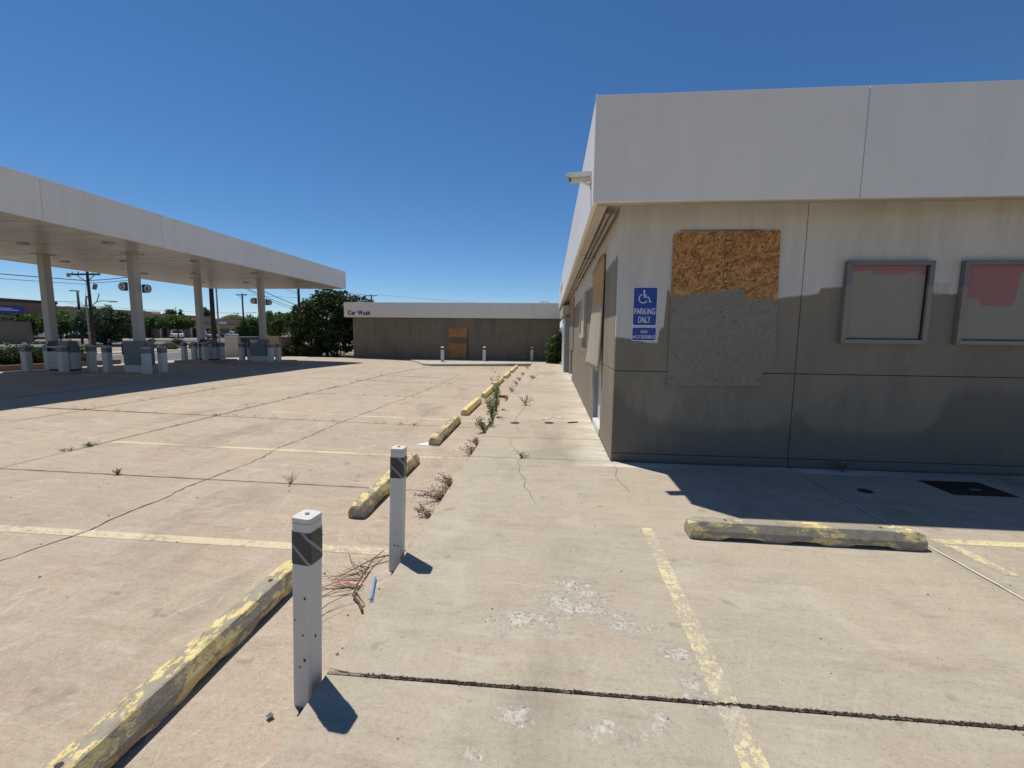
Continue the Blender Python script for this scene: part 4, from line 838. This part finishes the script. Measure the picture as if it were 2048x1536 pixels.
# leftmost planter with juniper
hedge('juniper_shrub', (-24.3, 18.2, -.05), 4.2, 1.8, 1.0, 'juniper', 'spreading dark green juniper in the planter at the left edge', .10, 12000, rz=R(70), nl=6)
tag(MB().cbox((-22.9, 17.5, -.05), (.18, 7.2, .26), R(-4)).build('planter_kerb', MT['brown_kerb'], bevel=.02), kind='structure'); tag(MB().cbox((-24.4, 17.3, -.16), (2.6, 7.0, .24), R(-4)).build('planter_bed', MT['soil']), kind='structure')
hedge('clipped_hedge', at(35, 703, 44), 9, 1.6, 1.15, 'leaf_dark', 'long dark clipped hedge across the street at the left edge', .16, 9000, rz=R(52), nl=9)
tree_px('parkway_tree', 212, 54, 611, 699, 46, .12, 'leaf_blue', 'big rounded blue-green tree behind the tall utility pole', .24, 15000, group=GT, nclump=320, clump=.14)
tree_px('parkway_tree', 122, 40, 620, 682, 52, .2, 'leaf_bright', 'bright yellow-green tree behind the leftmost canopy column', .22, 11000, group=GT, nclump=260, clump=.15)
tree_px('parkway_tree', 68, 34, 627, 681, 54, .2, 'leaf_mid', 'medium green tree below the blue shop sign', .22, 8000, group=GT, nclump=220, clump=.15)
tree_px('parkway_tree', 15, 38, 628, 684, 52, .2, 'leaf_blue', 'grey-green tree above the small tan building at the left edge', .22, 8000, group=GT, nclump=220, clump=.15)
tree_px('parkway_tree', 307, 30, 632, 679, 68, .45, 'leaf_mid', 'small spreading tree left of the white pickup', .24, 7000, group=GT, nclump=170, clump=.18)
tree_px('parkway_tree', 357, 38, 629, 680, 64, .42, 'leaf_mid', 'spreading tree standing in front of the white pickup', .24, 8000, group=GT, nclump=170, clump=.18)
tree_px('parkway_tree', 555, 38, 621, 697, 62, .25, 'leaf_bright', 'bright green tree right of the farther number plates', .28, 9000, group=GT, nclump=260, clump=.15)
tree_px('parkway_tree', 505, 30, 628, 694, 74, .2, 'leaf_mid', 'dark green tree behind the farther canopy column', .3, 7000, group=GT, nclump=220, clump=.15)
tree_px('parkway_tree', 600, 34, 612, 700, 58, .25, 'leaf_mid', 'green tree filling the gap left of the dark broad tree', .28, 8000, group=GT, nclump=220, clump=.15)
tree_px('distant_tree', 470, 24, 628, 668, 130, .2, 'leaf_pale', 'pale green distant tree right of the shop roofs', .5, 4000, group='far trees', nclump=60)
tree_px('distant_tree', 343, 11, 616, 668, 150, .2, 'leaf_dark', 'dark round treetop showing above the shop roof', .5, 3000, group='far trees', nclump=40)
tree_px('distant_tree', 364, 6, 620, 668, 152, .2, 'leaf_dark', 'small dark treetop just right of the round treetop above the roof', .5, 1500, group='far trees', nclump=25)
tree_px('distant_tree', 413, 14, 614, 668, 150, .2, 'leaf_dark', 'dark treetop above the roof beside the third canopy column', .5, 3000, group='far trees', nclump=40)
for i, (x, half, yt, yb, w_, l) in enumerate(((338, 17, 684, 702, 42, 'large grey-green sage bush on the verge left of the third column'), (356, 10, 677, 688, 50, 'small sage bush on the verge nearer the white pickup'), (303, 10, 685, 699, 44, 'sage bush on the verge right of the grey dispenser'), (388, 9, 684, 700, 44, 'sage bush on the verge behind two bollards'), (303, 7, 678, 684, 56, 'tiny far sage bush on the verge'))):
    p = at(x, yb, w_); H = (yb-yt)*w_/FPX; t = empty('sage_bush', p); r = half*w_/FPX; leaf_mesh('foliage', crown_points(3500, [(0, 0, H*.42, r, r, H*.5)], .3, 60), .10, MT['sage'], t); MB().tube([(0, 0, -.1), (0, 0, H*.4)], [.04, .02], 5).build('stem', MT['bark'], t); tag(t, l, 'shrub', 'sage bushes on the verge')
# shrub at the far end of the sidewalk: feathery
t = empty('feathery_shrub', (.36, 25.2, -.02)); L = [(0, 0, .8, .48, .5, .85), (-.2, -.1, .45, .45, .5, .5), (.1, 0, 1.5, .25, .3, .45)]
leaf_mesh('foliage', crown_points(5500, L, .3, 90), .10, MT['leaf_mid'], t, 0, 1.8); k = MB()
for i in range(12): a = random.uniform(0, 6.3); k.tube([(0, 0, 0), (math.cos(a)*.2, math.sin(a)*.2, .7), (math.cos(a)*.4, math.sin(a)*.4, random.uniform(1.0, 2.0))], [.015, .01, .004], 5)
k.build('stems', MT['bark'], t); tag(t, 'feathery green shrub at the far end of the sidewalk by the store wall', 'shrub')
# weeds
def weed(loc, h, spread, n, mat, label, stem='twig', leaves=60, ls=.02, group=None, name='weed', cl=.02, lean=(0, 0)):
    t = empty(name, loc); k = MB(); pts = []
    for i in range(n):
        a = random.uniform(0, 6.283); e = spread*random.uniform(.4, 1); hh = h*random.uniform(.6, 1)
        tip = Vector((math.cos(a)*e+lean[0]*h, math.sin(a)*e+lean[1]*h, hh)); mid = tip*.5+Vector((random.uniform(-.2, .2)*e, random.uniform(-.2, .2)*e, hh*.08))
        k.tube([(0, 0, -.01), mid, tip], [.0032, .0024, .0012], 4, False)
        for j in range(leaves//n):
            f = random.uniform(.25, 1.02); q = mid.lerp(tip, (f-.5)*2) if f > .5 else mid*(f*2); pts.append((q.x+random.gauss(0, cl), q.y+random.gauss(0, cl), q.z+random.gauss(0, cl)))
    k.build('stems', MT[stem], t); leaf_mesh('leaves', np.array(pts), ls, MT[mat], t, 0, 1.3); tag(t, label, 'weed', group); return t
weed((-1.10, 8.35, -.12), .62, .17, 16, 'weed_green', 'tall leafy green weed at the kerb, largest in the lot', leaves=620, ls=.03, cl=.032)
weed((-1.14, 9.3, -.12), .85, .10, 9, 'weed_green', 'upright green weed just beyond the largest one at the kerb', leaves=420, ls=.035, cl=.03)
weed((-1.12, 7.45, -.12), .30, .20, 16, 'sage', 'pale bushy weed at the kerb in front of the tall green weed', leaves=500, ls=.024, cl=.03)
weed((-1.09, 4.30, -.115), .13, .20, 24, 'weed_red', 'dry reddish weed sprawling from the kerb beyond the second bollard', leaves=280, ls=.018, cl=.014, lean=(-.9, -.2))
weed((-1.08, 4.68, -.115), .12, .13, 12, 'weed_red', 'smaller dry reddish weed behind the sprawling one at the kerb', leaves=160, ls=.02, cl=.016, lean=(-.8, 0))
weed((-1.08, 3.85, -.115), .10, .13, 10, 'weed_dry', 'flat dry weed at the kerb nearest the second bollard', leaves=110, ls=.02, cl=.014, lean=(-.9, 0))
weed((-1.08, 6.0, -.115), .14, .13, 12, 'weed_dry', 'dry weed at the kerb opposite the third wheel stop', leaves=160, ls=.022, cl=.016, lean=(-.6, 0))
weed((-1.08, 6.5, -.115), .15, .12, 10, 'weed_red', 'reddish dry weed just before the pale bushy weed', leaves=120, ls=.022, cl=.016, lean=(-.6, 0))
for i, (y, h) in enumerate(((11.2, .14), (13.0, .15), (14.6, .18), (16.2, .15), (18.5, .12), (22, .13))): weed((-1.10, y, -.115), h, .13, 9, 'weed_red' if i % 2 else 'weed_dry', 'dry weed at the kerb '+('between the fourth and fifth wheel stops', 'beside the fifth wheel stop', 'beside the sixth wheel stop, tallest of the far ones', 'just past the sixth wheel stop', 'beside the seventh wheel stop', 'beside the farthest wheel stop')[i], leaves=90, ls=.026, cl=.022, group='dry weeds along the far kerb', lean=(-.5, 0))
weed((-4.84, 4.37, -.02), .065, .05, 9, 'sage', 'small green tuft in the slab joint near the left edge', leaves=70, ls=.016, cl=.01)
weed((-2.84, 4.44, -.07), .15, .10, 10, 'weed_dry', 'bare twiggy weed in the slab joint left of the second wheel stop', leaves=24, ls=.01, cl=.01, stem='twig_pale')
weed((-6.25, 5.30, .01), .06, .12, 12, 'weed_green', 'green weed patch in the long joint at far left', leaves=130, ls=.016, cl=.014, lean=(0, .6)); weed((-6.28, 5.05, .01), .05, .12, 9, 'weed_dry', 'dry weed patch next to the green one in the long joint', leaves=70, ls=.014, cl=.012)
weed((-.34, 5.57, 0), .07, .10, 10, 'weed_green', 'tiny green weed in the sidewalk crack', leaves=60, ls=.018, cl=.012, stem='weed_green')
weed((-.55, 9.86, 0), .22, .20, 11, 'weed_red', 'reddish dry weed standing in the sidewalk joint', leaves=170, ls=.024, cl=.016, stem='weed_red'); weed((-.62, 15.9, 0), .14, .22, 8, 'weed_dry', 'small dry weed farther along the sidewalk crack', leaves=70, ls=.04, cl=.02)
weed((3.55, 5.46, 0), .13, .11, 14, 'weed_dry', 'dark dry tuft at the foot of the front wall', leaves=120, ls=.025, cl=.02)
k = MB(); pts = []
for (x0, y0, x1, y1, n) in ((-6.25, 6, -6.25, 20, 60), (-9.8, 7.42, -1.4, 7.8, 24), (-8.8, 7, -8.8, 12, 12), (-7.5, 14.0, -1.5, 14.3, 20), (-6.2, 10.85, -1.5, 11.05, 9), (-3.6, 10, -3.6, 15, 10), (-11.4, 9, -11.4, 22, 24)):
    for i in range(n):
        f = random.random(); c = Vector((x0+(x1-x0)*f, y0+(y1-y0)*f, 0)); c.z = gz(c.x, c.y); hh = random.choice([.02, .03, .04, .05, .10]); 
        for j in range(random.randint(3, 14)): pts.append((c.x+random.gauss(0, hh*.8), c.y+random.gauss(0, hh*.8), c.z+random.uniform(.0, hh)))
o = leaf_mesh('joint_weeds', np.array(pts), .022, MT['weed_dry']); tag(o, 'tiny dry weeds growing along the joints of the lot', 'weeds', kind='stuff')
pts = []
for i in range(1100): x = random.uniform(-.84, 3.9); pts.append((x, 1.815+random.gauss(0, .0055) if x < 2.95 else 1.75+random.gauss(0, .006), random.uniform(0, .007)))
for i in range(500): pts.append((random.uniform(.9, 6), 5.535+random.gauss(0, .015), random.uniform(0, .02)))
o = leaf_mesh('joint_debris', np.array(pts), .009, MT['dirt'], None, .6, 1.8); tag(o, 'dry needles and debris in the wide joint near the camera', 'debris', kind='stuff')
# ================================================================== ACROSS THE STREET
sh = tag(empty('shopping_centre', (-80, 80, 0)), 'long low tan shopping centre with shaded arcade across the street', 'building')
def sbox(name, mat, y0, y1, x0, x1, z0, z1, parent=sh, bevel=0): return MB().box(x0+80, y0-80, z0, x1+80, y1-80, z1).build(name, MT[mat], parent, bevel=bevel)
# (y0, y1, front x, roof z)
for (y0, y1, xf, zt, mt) in ((38, 64.9, -80, 5.7, 'tan_dark'), (65, 82.9, -81, 5.35, 'tan_stucco'), (83, 98.9, -81, 5.0, 'tan_stucco'), (99, 112, -81, 4.5, 'tan_stucco')):
    sbox('upper_wall', mt, y0, y1, -110, xf, 2.55, zt); sbox('parapet_cap', 'parapet_dark' if mt == 'tan_dark' else 'tan_stucco', y0-.1, y1+.1, -110.1, xf+.15, zt+.002, zt+(.42 if mt == 'tan_dark' else .12))
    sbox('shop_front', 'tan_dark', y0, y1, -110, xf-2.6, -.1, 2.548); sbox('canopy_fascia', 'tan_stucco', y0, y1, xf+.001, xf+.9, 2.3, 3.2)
    y = y0+1
    while y < y1-3.0:
        wv = sbox('shop_window', 'dark_glass', y+.3, y+3.2, xf-2.598, xf-2.55, .35, 2.2); sbox('window_frame', 'roof_white', y+1.7, y+1.78, xf-2.549, xf-2.53, .35, 2.2, wv)
        c = sbox('arcade_column', 'cream_wall', y-.3, y+.1, xf+.3, xf+.75, -.1, 2.298); y += 3.9
bs = sbox('shop_sign', 'sign_blue', 53.6, 60.4, -79.998, -79.9, 4.0, 5.0)
for (y0, y1, z0, z1) in ((54.2, 56.3, 4.22, 4.5), (54.6, 55.8, 4.6, 4.75), (56.9, 59.6, 4.35, 4.48), (57.2, 58.9, 4.62, 4.72)): sbox('sign_print', 'sign_white', y0, y1, -79.898, -79.88, z0, z1, bs)
for (y0, y1, z0, z1, mt) in ((84.6, 87.2, 3.4, 4.1, 'parapet_dark'), (92.5, 94.8, 3.4, 4.0, 'door_grey'), (100.5, 103.5, 3.4, 4.05, 'roof_white'), (70, 72.6, 3.4, 4.0, 'parapet_dark')): sbox('shop_sign', mt, y0, y1, -80.998, -80.9, z0, z1)
for (y0, x, s_) in ((67.5, -86, 1.1), (70.2, -85, .7), (72, -85, .9), (86, -88, 1.2), (90, -88, 1.0)): sbox('roof_unit', 'roof_white', y0, y0+s_*1.3, x, x+s_, 5.0, 5.5+s_*.35)
sb = tag(empty('small_building', at(20, 681, 50)), 'small tan flat-roofed building with dark doorway at the left edge', 'building')
sb.rotation_euler = (0, 0, R(48))
for nm, mt, b in (('wall', 'tan_stucco', (-4, 0, -.2, 1.6, 4, 2.15)), ('doorway', 'black', (-2.6, -.03, -.2, -.9, -.002, 1.3)), ('roof_edge', 'tan_dark', (-4.1, -.1, 2.152, 1.7, 4.1, 2.24)), ('window', 'dark_glass', (-3.8, -.03, .5, -2.9, -.002, 1.4))): MB().box(*b).build(nm, MT[mt], sb)
# trash enclosure at the back of the lot
en = tag(empty('trash_enclosure', (-19.2, 26.5, 0)), 'low stucco trash enclosure with pale left wall and dark gate', 'enclosure')
for nm, mt, b in (('front_wall', 'cream_wall', (-1.75, 0, -.3, -.85, .2, 1.28)), ('wall_cap', 'cream_wall', (-1.77, -.02, 1.282, -.83, .22, 1.32)), ('front_wall', 'olive_wall', (.85, .2, -.3, 1.80, .4, 1.30)), ('wall_cap', 'olive_wall', (.83, .18, 1.302, 1.82, .42, 1.34)), ('side_wall', 'olive_wall', (1.6, .41, -.3, 1.8, 3, 1.30)), ('side_wall', 'cream_wall', (-1.75, .21, -.3, -1.55, 3, 1.28)), ('back_wall', 'olive_wall', (-1.54, 2.8, -.3, 1.59, 3, 1.30)), ('gate', 'parapet_dark', (-.84, .3, -.12, .0, .36, 1.22)), ('gate', 'parapet_dark', (.01, .3, -.12, .84, .36, 1.22))): MB().box(*b).build(nm, MT[mt], en, bevel=.01)
# utility poles
def upole(px, pybase, w, top_y, r, label, arm=True, arm_w=2.4, lamp=False, name='utility_pole', mat='pole_wood', arm_rz=.0):
    p = at(px, pybase, w); q = at(px, top_y, w); H = q.z-p.z; t = tag(empty(name, p), label, 'pole', 'utility poles')
    MB().tube([(0, 0, -.3), (0, 0, H*.5), (0, 0, H)], [r, r*.88, r*.72], 10).build('shaft', MT[mat], t, True)
    if arm:
        c = MB(); c.cbox((0, -.14, H-.25), (arm_w, .10, .12), arm_rz); c = c.build('crossarm', MT['pole_wood'], t)
        for sg in (-1, 1):
            MB().tube([(sg*arm_w*.32*math.cos(arm_rz), -.14+sg*arm_w*.32*math.sin(arm_rz), H-.28), (0, -.1, H-.85)], .03, 5).build('brace', MT['pole_wood'], t)
            for f in (.46, .25): MB().tube([(sg*arm_w*f*math.cos(arm_rz), -.14+sg*arm_w*f*math.sin(arm_rz), H-.18), (sg*arm_w*f*math.cos(arm_rz), -.14+sg*arm_w*f*math.sin(arm_rz), H-.04)], .035, 6).build('insulator', MT['column_paint'], c)
    if lamp:
        z = H*.62; MB().tube([(0, 0, z-.35), (.5, 0, z+.05), (1.1, 0, z+.16), (1.7, 0, z+.12)], .035, 6).build('lamp_arm', MT['galvanised'], t); MB().cbox((1.95, 0, z+.09), (.55, .2, .1)).build('lamp_head', MT['galvanised'], t, bevel=.03)
    return t, p, H
t1, p1, H1 = upole(190, 706, 34, 545, .125, 'dark wooden utility pole with crossarm and street lamp, left of number 5', lamp=True, arm_w=2.4)
k = MB(); k.tube([(.28, .2, 2.9+1), (.5, .2, 4.25), (.62, .2, 4.6)], .03, 5); k.build('bracket', MT['pole_wood'], t1); MB().tube([(.45, 0, H1-1.35), (.62, 0, H1-.95)], .14, 8).build('transformer', MT['frame_metal'], t1); MB().tube([(-1.6, 0, H1-.42), (-1.6, 0, H1-.15)], .12, 8).build('flood_lamp', MT['galvanised'], t1)
MB().tube([(-.33, 0, 0), (-.33, 0, 4.1), (-.2, 0, 4.4)], .06, 8).build('conduit_riser', MT['galvanised'], t1); MB().box(-.5, -.05, 1.5, -.1, .05, 1.6).build('riser_bracket', MT['galvanised'], t1); MB().box(-.5, -.05, 3.6, -.1, .05, 3.7).build('riser_bracket', MT['galvanised'], t1)
t2, p2, H2 = upole(431, 713, 29.5, 520, .155, 'thick brown utility pole just left of the pale enclosure wall', arm=True)
t3, p3, H3 = upole(490, 690, 72, 588, .15, 'distant utility pole with crossarm left of the number 7 plate', lamp=True, arm_w=1.9)
t4, p4, H4 = upole(602, 700, 46, 562, .16, 'utility pole rising in front of the left side of the dark tree')
t5, p5, H5 = upole(745, 690, 92, 590, .17, 'distant utility pole with crossarm above the car wash roof', arm_w=2.7)
upole(356, 680, 100, 615, .10, 'short far pole above the shop roof left of third column', arm=False)
upole(532, 690, 80, 622, .14, 'plain far pole among the trees right of farther column', arm=False)
t = tag(empty('sign_pole', at(441, 712, 29.0)), 'slim grey metal pole against the thick brown pole', 'pole'); MB().tube([(0, 0, -.2), (0, 0, 4.7)], [.06, .045], 8).build('shaft', MT['galvanised'], t, True); MB().tube([(0, 0, -.1), (0, 0, .9)], [.12, .07], 8).build('base', MT['galvanised'], t, True)
p = at(166, 695, 48); q = at(153, 582, 48); t = tag(empty('parking_lot_lamp', p), 'slim black parking-lot lamp with flat head beside the leftmost tree', 'lamp post'); hh = q.z-p.z
MB().tube([(0, 0, -.2), (0, 0, hh)], [.13, .11], 8).build('shaft', MT['pole_black'], t, True); MB().cbox((-.45, .1, hh-.03), (.8, .3, .09), .3).build('lamp_head', MT['pole_black'], t)
def wire(a, b, sag, r, label, group='overhead wires'):
    a, b = Vector(a), Vector(b); pts = []
    for i in range(17): f = i/16; q = a.lerp(b, f); q.z -= sag*4*f*(1-f); pts.append(q)
    o = MB().tube(pts, r, 5, False).build('overhead_wire', MT['wire'], smooth=True); tag(o, label, 'wire', group); return o
pole0 = Vector((p1.x-3.0, p1.y-32, p1.z))
def on(p, dz, dx=0): return Vector((p.x+dx, p.y-.14, p.z+dz))
wire(on(pole0, H1-.62), on(p1, H1-.72), .35, .030, 'upper thick cable running off the left edge to the tall pole')
wire(on(pole0, H1-.95), on(p1, H1-1.0), .38, .018, 'thin cable just below the thick one at the left edge')
wire(on(pole0, H1-2.3), on(p1, H1-2.35, -.6), .3, .016, 'single low wire across the sky at the left edge')
wire(on(p1, H1-.72), on(p2, H1+.05), .25, .028, 'thick cable between the tall pole and the thick brown pole')
wire(on(p1, H1-.9), on(p2, H1-.15), .28, .018, 'thin cable under the thick one right of number 6')
wire(on(p2, H1+.0), on(p4, 4.6), .2, .03, 'thick cable between the brown pole and the dark tree'); wire(on(p2, H1-.45), on(p4, 4.25), .2, .022, 'second cable down from the brown pole to the dark tree')
sp = MB().tube([on(p2, H1-.62)+Vector((1.6, 3, -.06)), on(p2, H1-.62)+Vector((2.1, 4, -.12))], [.07, .07], 8).build('splice_case', MT['black']); tag(sp, 'black cable splice case hanging right of the brown pole', 'splice case')
wire(on(p2, H1-.50), on(p4, 4.0), .2, .016, 'thinnest of the cables behind the number 7 plate')
wire(on(p4, 5.8), on(p2, H1+1.2), .2, .016, 'high wire from the dark tree to behind the canopy'); wire(at(140, 650, 70)+Vector((0, 0, 3.4)), on(p3, H3*.62), .3, .02, 'faint far wire over the shop roofs'); wire(at(140, 650, 70)+Vector((0, 0, 2.6)), on(p3, H3*.5), .3, .02, 'lower faint far wire over the shop roofs')
wire(on(p3, H3-.1), on(p5, H5-.1), .6, .02, 'far wire from the distant pole behind the trees'); wire(on(p5, H5-.05, 1.1), on(p5, H5-1.6, 60)+Vector((0, 30, 0)), .4, .02, 'thin wire descending right from the pole above the car wash'); wire(on(p5, H5-.05, -1.1), at(560, 560, 70), .4, .02, 'thin wire climbing left from the pole above the car wash')
wire(on(p1, H1-2.35, -.6), on(p1, H1-3.1, -.35), .02, .012, 'short drop wire beside the tall pole'); wire(on(p1, H1-.9), at(165, 690, 34), .0, .012, 'slanting guy wire left of the tall pole')
# cars
def car(kind, paint, loc, rz, label, group='parked cars', scale=1.0):
    c = empty('parked_car', loc, rz); P_ = MT[paint]
    if kind == 'pickup': L, W, body, roof = 5.7, 1.9, [(-2.85, .45), (2.8, .45), (2.85, .75), (2.75, 1.0), (1.55, 1.12), (-.72, 1.10), (-.74, 1.08), (-2.8, 1.08)], [(-.72, 1.10), (1.55, 1.12), (.85, 1.80), (-.55, 1.82)]
    elif kind == 'suv': L, W, body, roof = 4.7, 1.85, [(-2.3, .4), (2.3, .4), (2.35, .7), (2.25, .95), (1.15, 1.08), (-2.25, 1.10), (-2.35, .8)], [(-2.2, 1.10), (1.15, 1.08), (.45, 1.68), (-1.75, 1.70)]
    else: L, W, body, roof = 4.6, 1.78, [(-2.25, .35), (2.25, .35), (2.3, .6), (2.2, .80), (1.05, .95), (-1.6, .97), (-2.2, .92), (-2.28, .6)], [(-1.65, .97), (1.05, .95), (.35, 1.40), (-1.0, 1.42)]
    h = W/2
    MB().prism(body, lambda a, b: (a, h, b), lambda a, b: (a, -h, b)).build('body', P_, c, bevel=.07)
    k = MB(); n = 4; lo, hi = roof[:2], roof[2:]
    gl = [(-h*.94, *lo[0]), (h*.94, *lo[0]), (h*.94, *lo[1]), (-h*.94, *lo[1]), (-h*.78, *hi[1]), (h*.78, *hi[1]), (h*.78, *hi[0]), (-h*.78, *hi[0])]
    k.add([(a, y, b-.01 if i < 4 else b-.04) for i, (y, a, b) in enumerate(gl)], [(0, 1, 2, 3), (7, 6, 5, 4), (0, 4, 5, 1), (1, 5, 6, 2), (2, 6, 7, 3), (3, 7, 4, 0)]); k.build('windows', MT['dark_glass'], c)
    k = MB(); k.add([(gl[i][1]+(.0), gl[i][0]*1.01, gl[i][2]-.035) for i in range(4, 8)]+[(gl[i][1]*.97, gl[i][0]*.92, gl[i][2]+.02) for i in range(4, 8)], [(3, 2, 1, 0), (4, 5, 6, 7), (0, 1, 5, 4), (1, 2, 6, 5), (2, 3, 7, 6), (3, 0, 4, 7)]); k.build('roof', P_, c)
    k = MB()
    for sg in (-1, 1):
        for i, j in ((4, 0), (7, 3)):
            a_, b_ = gl[i], gl[j]; k.tube([(a_[1], sg*abs(a_[0])*1.005, a_[2]-.03), (b_[1], sg*abs(b_[0])*1.005, b_[2])], .035, 4)
        xm = (lo[0][0]+lo[1][0])/2; k.tube([(xm-.05, sg*h*.785, hi[0][1]-.03), (xm, sg*h*.945, lo[0][1])], .04, 4)
    k.build('pillars', P_, c)
    for xx in (-L*.31, L*.31):
        for sg in (-1, 1):
            wv = MB().tube([(xx, sg*(h-.22), .34), (xx, sg*(h+.015), .34)], .34, 16).build('wheel', MT['rubber'], c); MB().tube([(xx, sg*(h+.016), .34), (xx, sg*(h+.03), .34)], .21, 12).build('rim', MT['car_silver'], wv)
    for sg in (-1, 1):
        MB().box(L/2-.12, sg*h*.6-.2, body[2][1]-.02, L/2+.03, sg*h*.6+.2, body[2][1]+.14).build('headlight', MT['lamp_white'], c, bevel=.02); MB().box(-L/2-.01, sg*h*.75-.12, body[-1][1]-.16, -L/2+.1, sg*h*.75+.12, body[-1][1]+.02).build('tail_light', MT['lamp_red'], c)
    MB().box(L/2-.08, -h*.8, .38, L/2+.05, h*.8, .52).build('bumper', MT['chrome'] if kind == 'pickup' else P_, c, bevel=.02)
    c.scale = (scale,)*3; tag(c, label, 'car' if kind != 'pickup' else 'truck', group); return c
def park(px, py, w): p = at(px, py, w); return (p.x, p.y, p.z)
car('pickup', 'car_white', park(354, 678, 88), R(-43), 'white pickup truck parked under the trees across the street')
car('sedan', 'car_silver', park(418, 677.5, 86), R(-28), 'silver sedan showing between the third column and brown pole')
car('suv', 'car_white', park(55, 677, 66), R(-38), 'white car parked beside the small tan building'); car('sedan', 'car_white', park(82, 679, 62), R(150), 'white sedan with dark windows left of the leftmost column'); car('sedan', 'car_silver', park(118, 677, 64), R(-38), 'silver car just right of the leftmost column')
car('sedan', 'car_dark', park(447, 676, 92), R(-30), 'dark car right of the brown pole'); car('sedan', 'car_white', park(472, 677, 88), R(-30), 'white car whose roof shows over the enclosure wall'); car('suv', 'car_dark', park(497, 676, 90), R(-30), 'dark blue-grey car left of the farther column')
car('suv', 'car_white', (-17.6, 40.3, -.35), R(-68), 'white car parked behind the dark tree at the car wash corner'); car('sedan', 'car_dark', park(150, 678, 60), R(-40), 'dark car in tree shade right of the black lamp post')
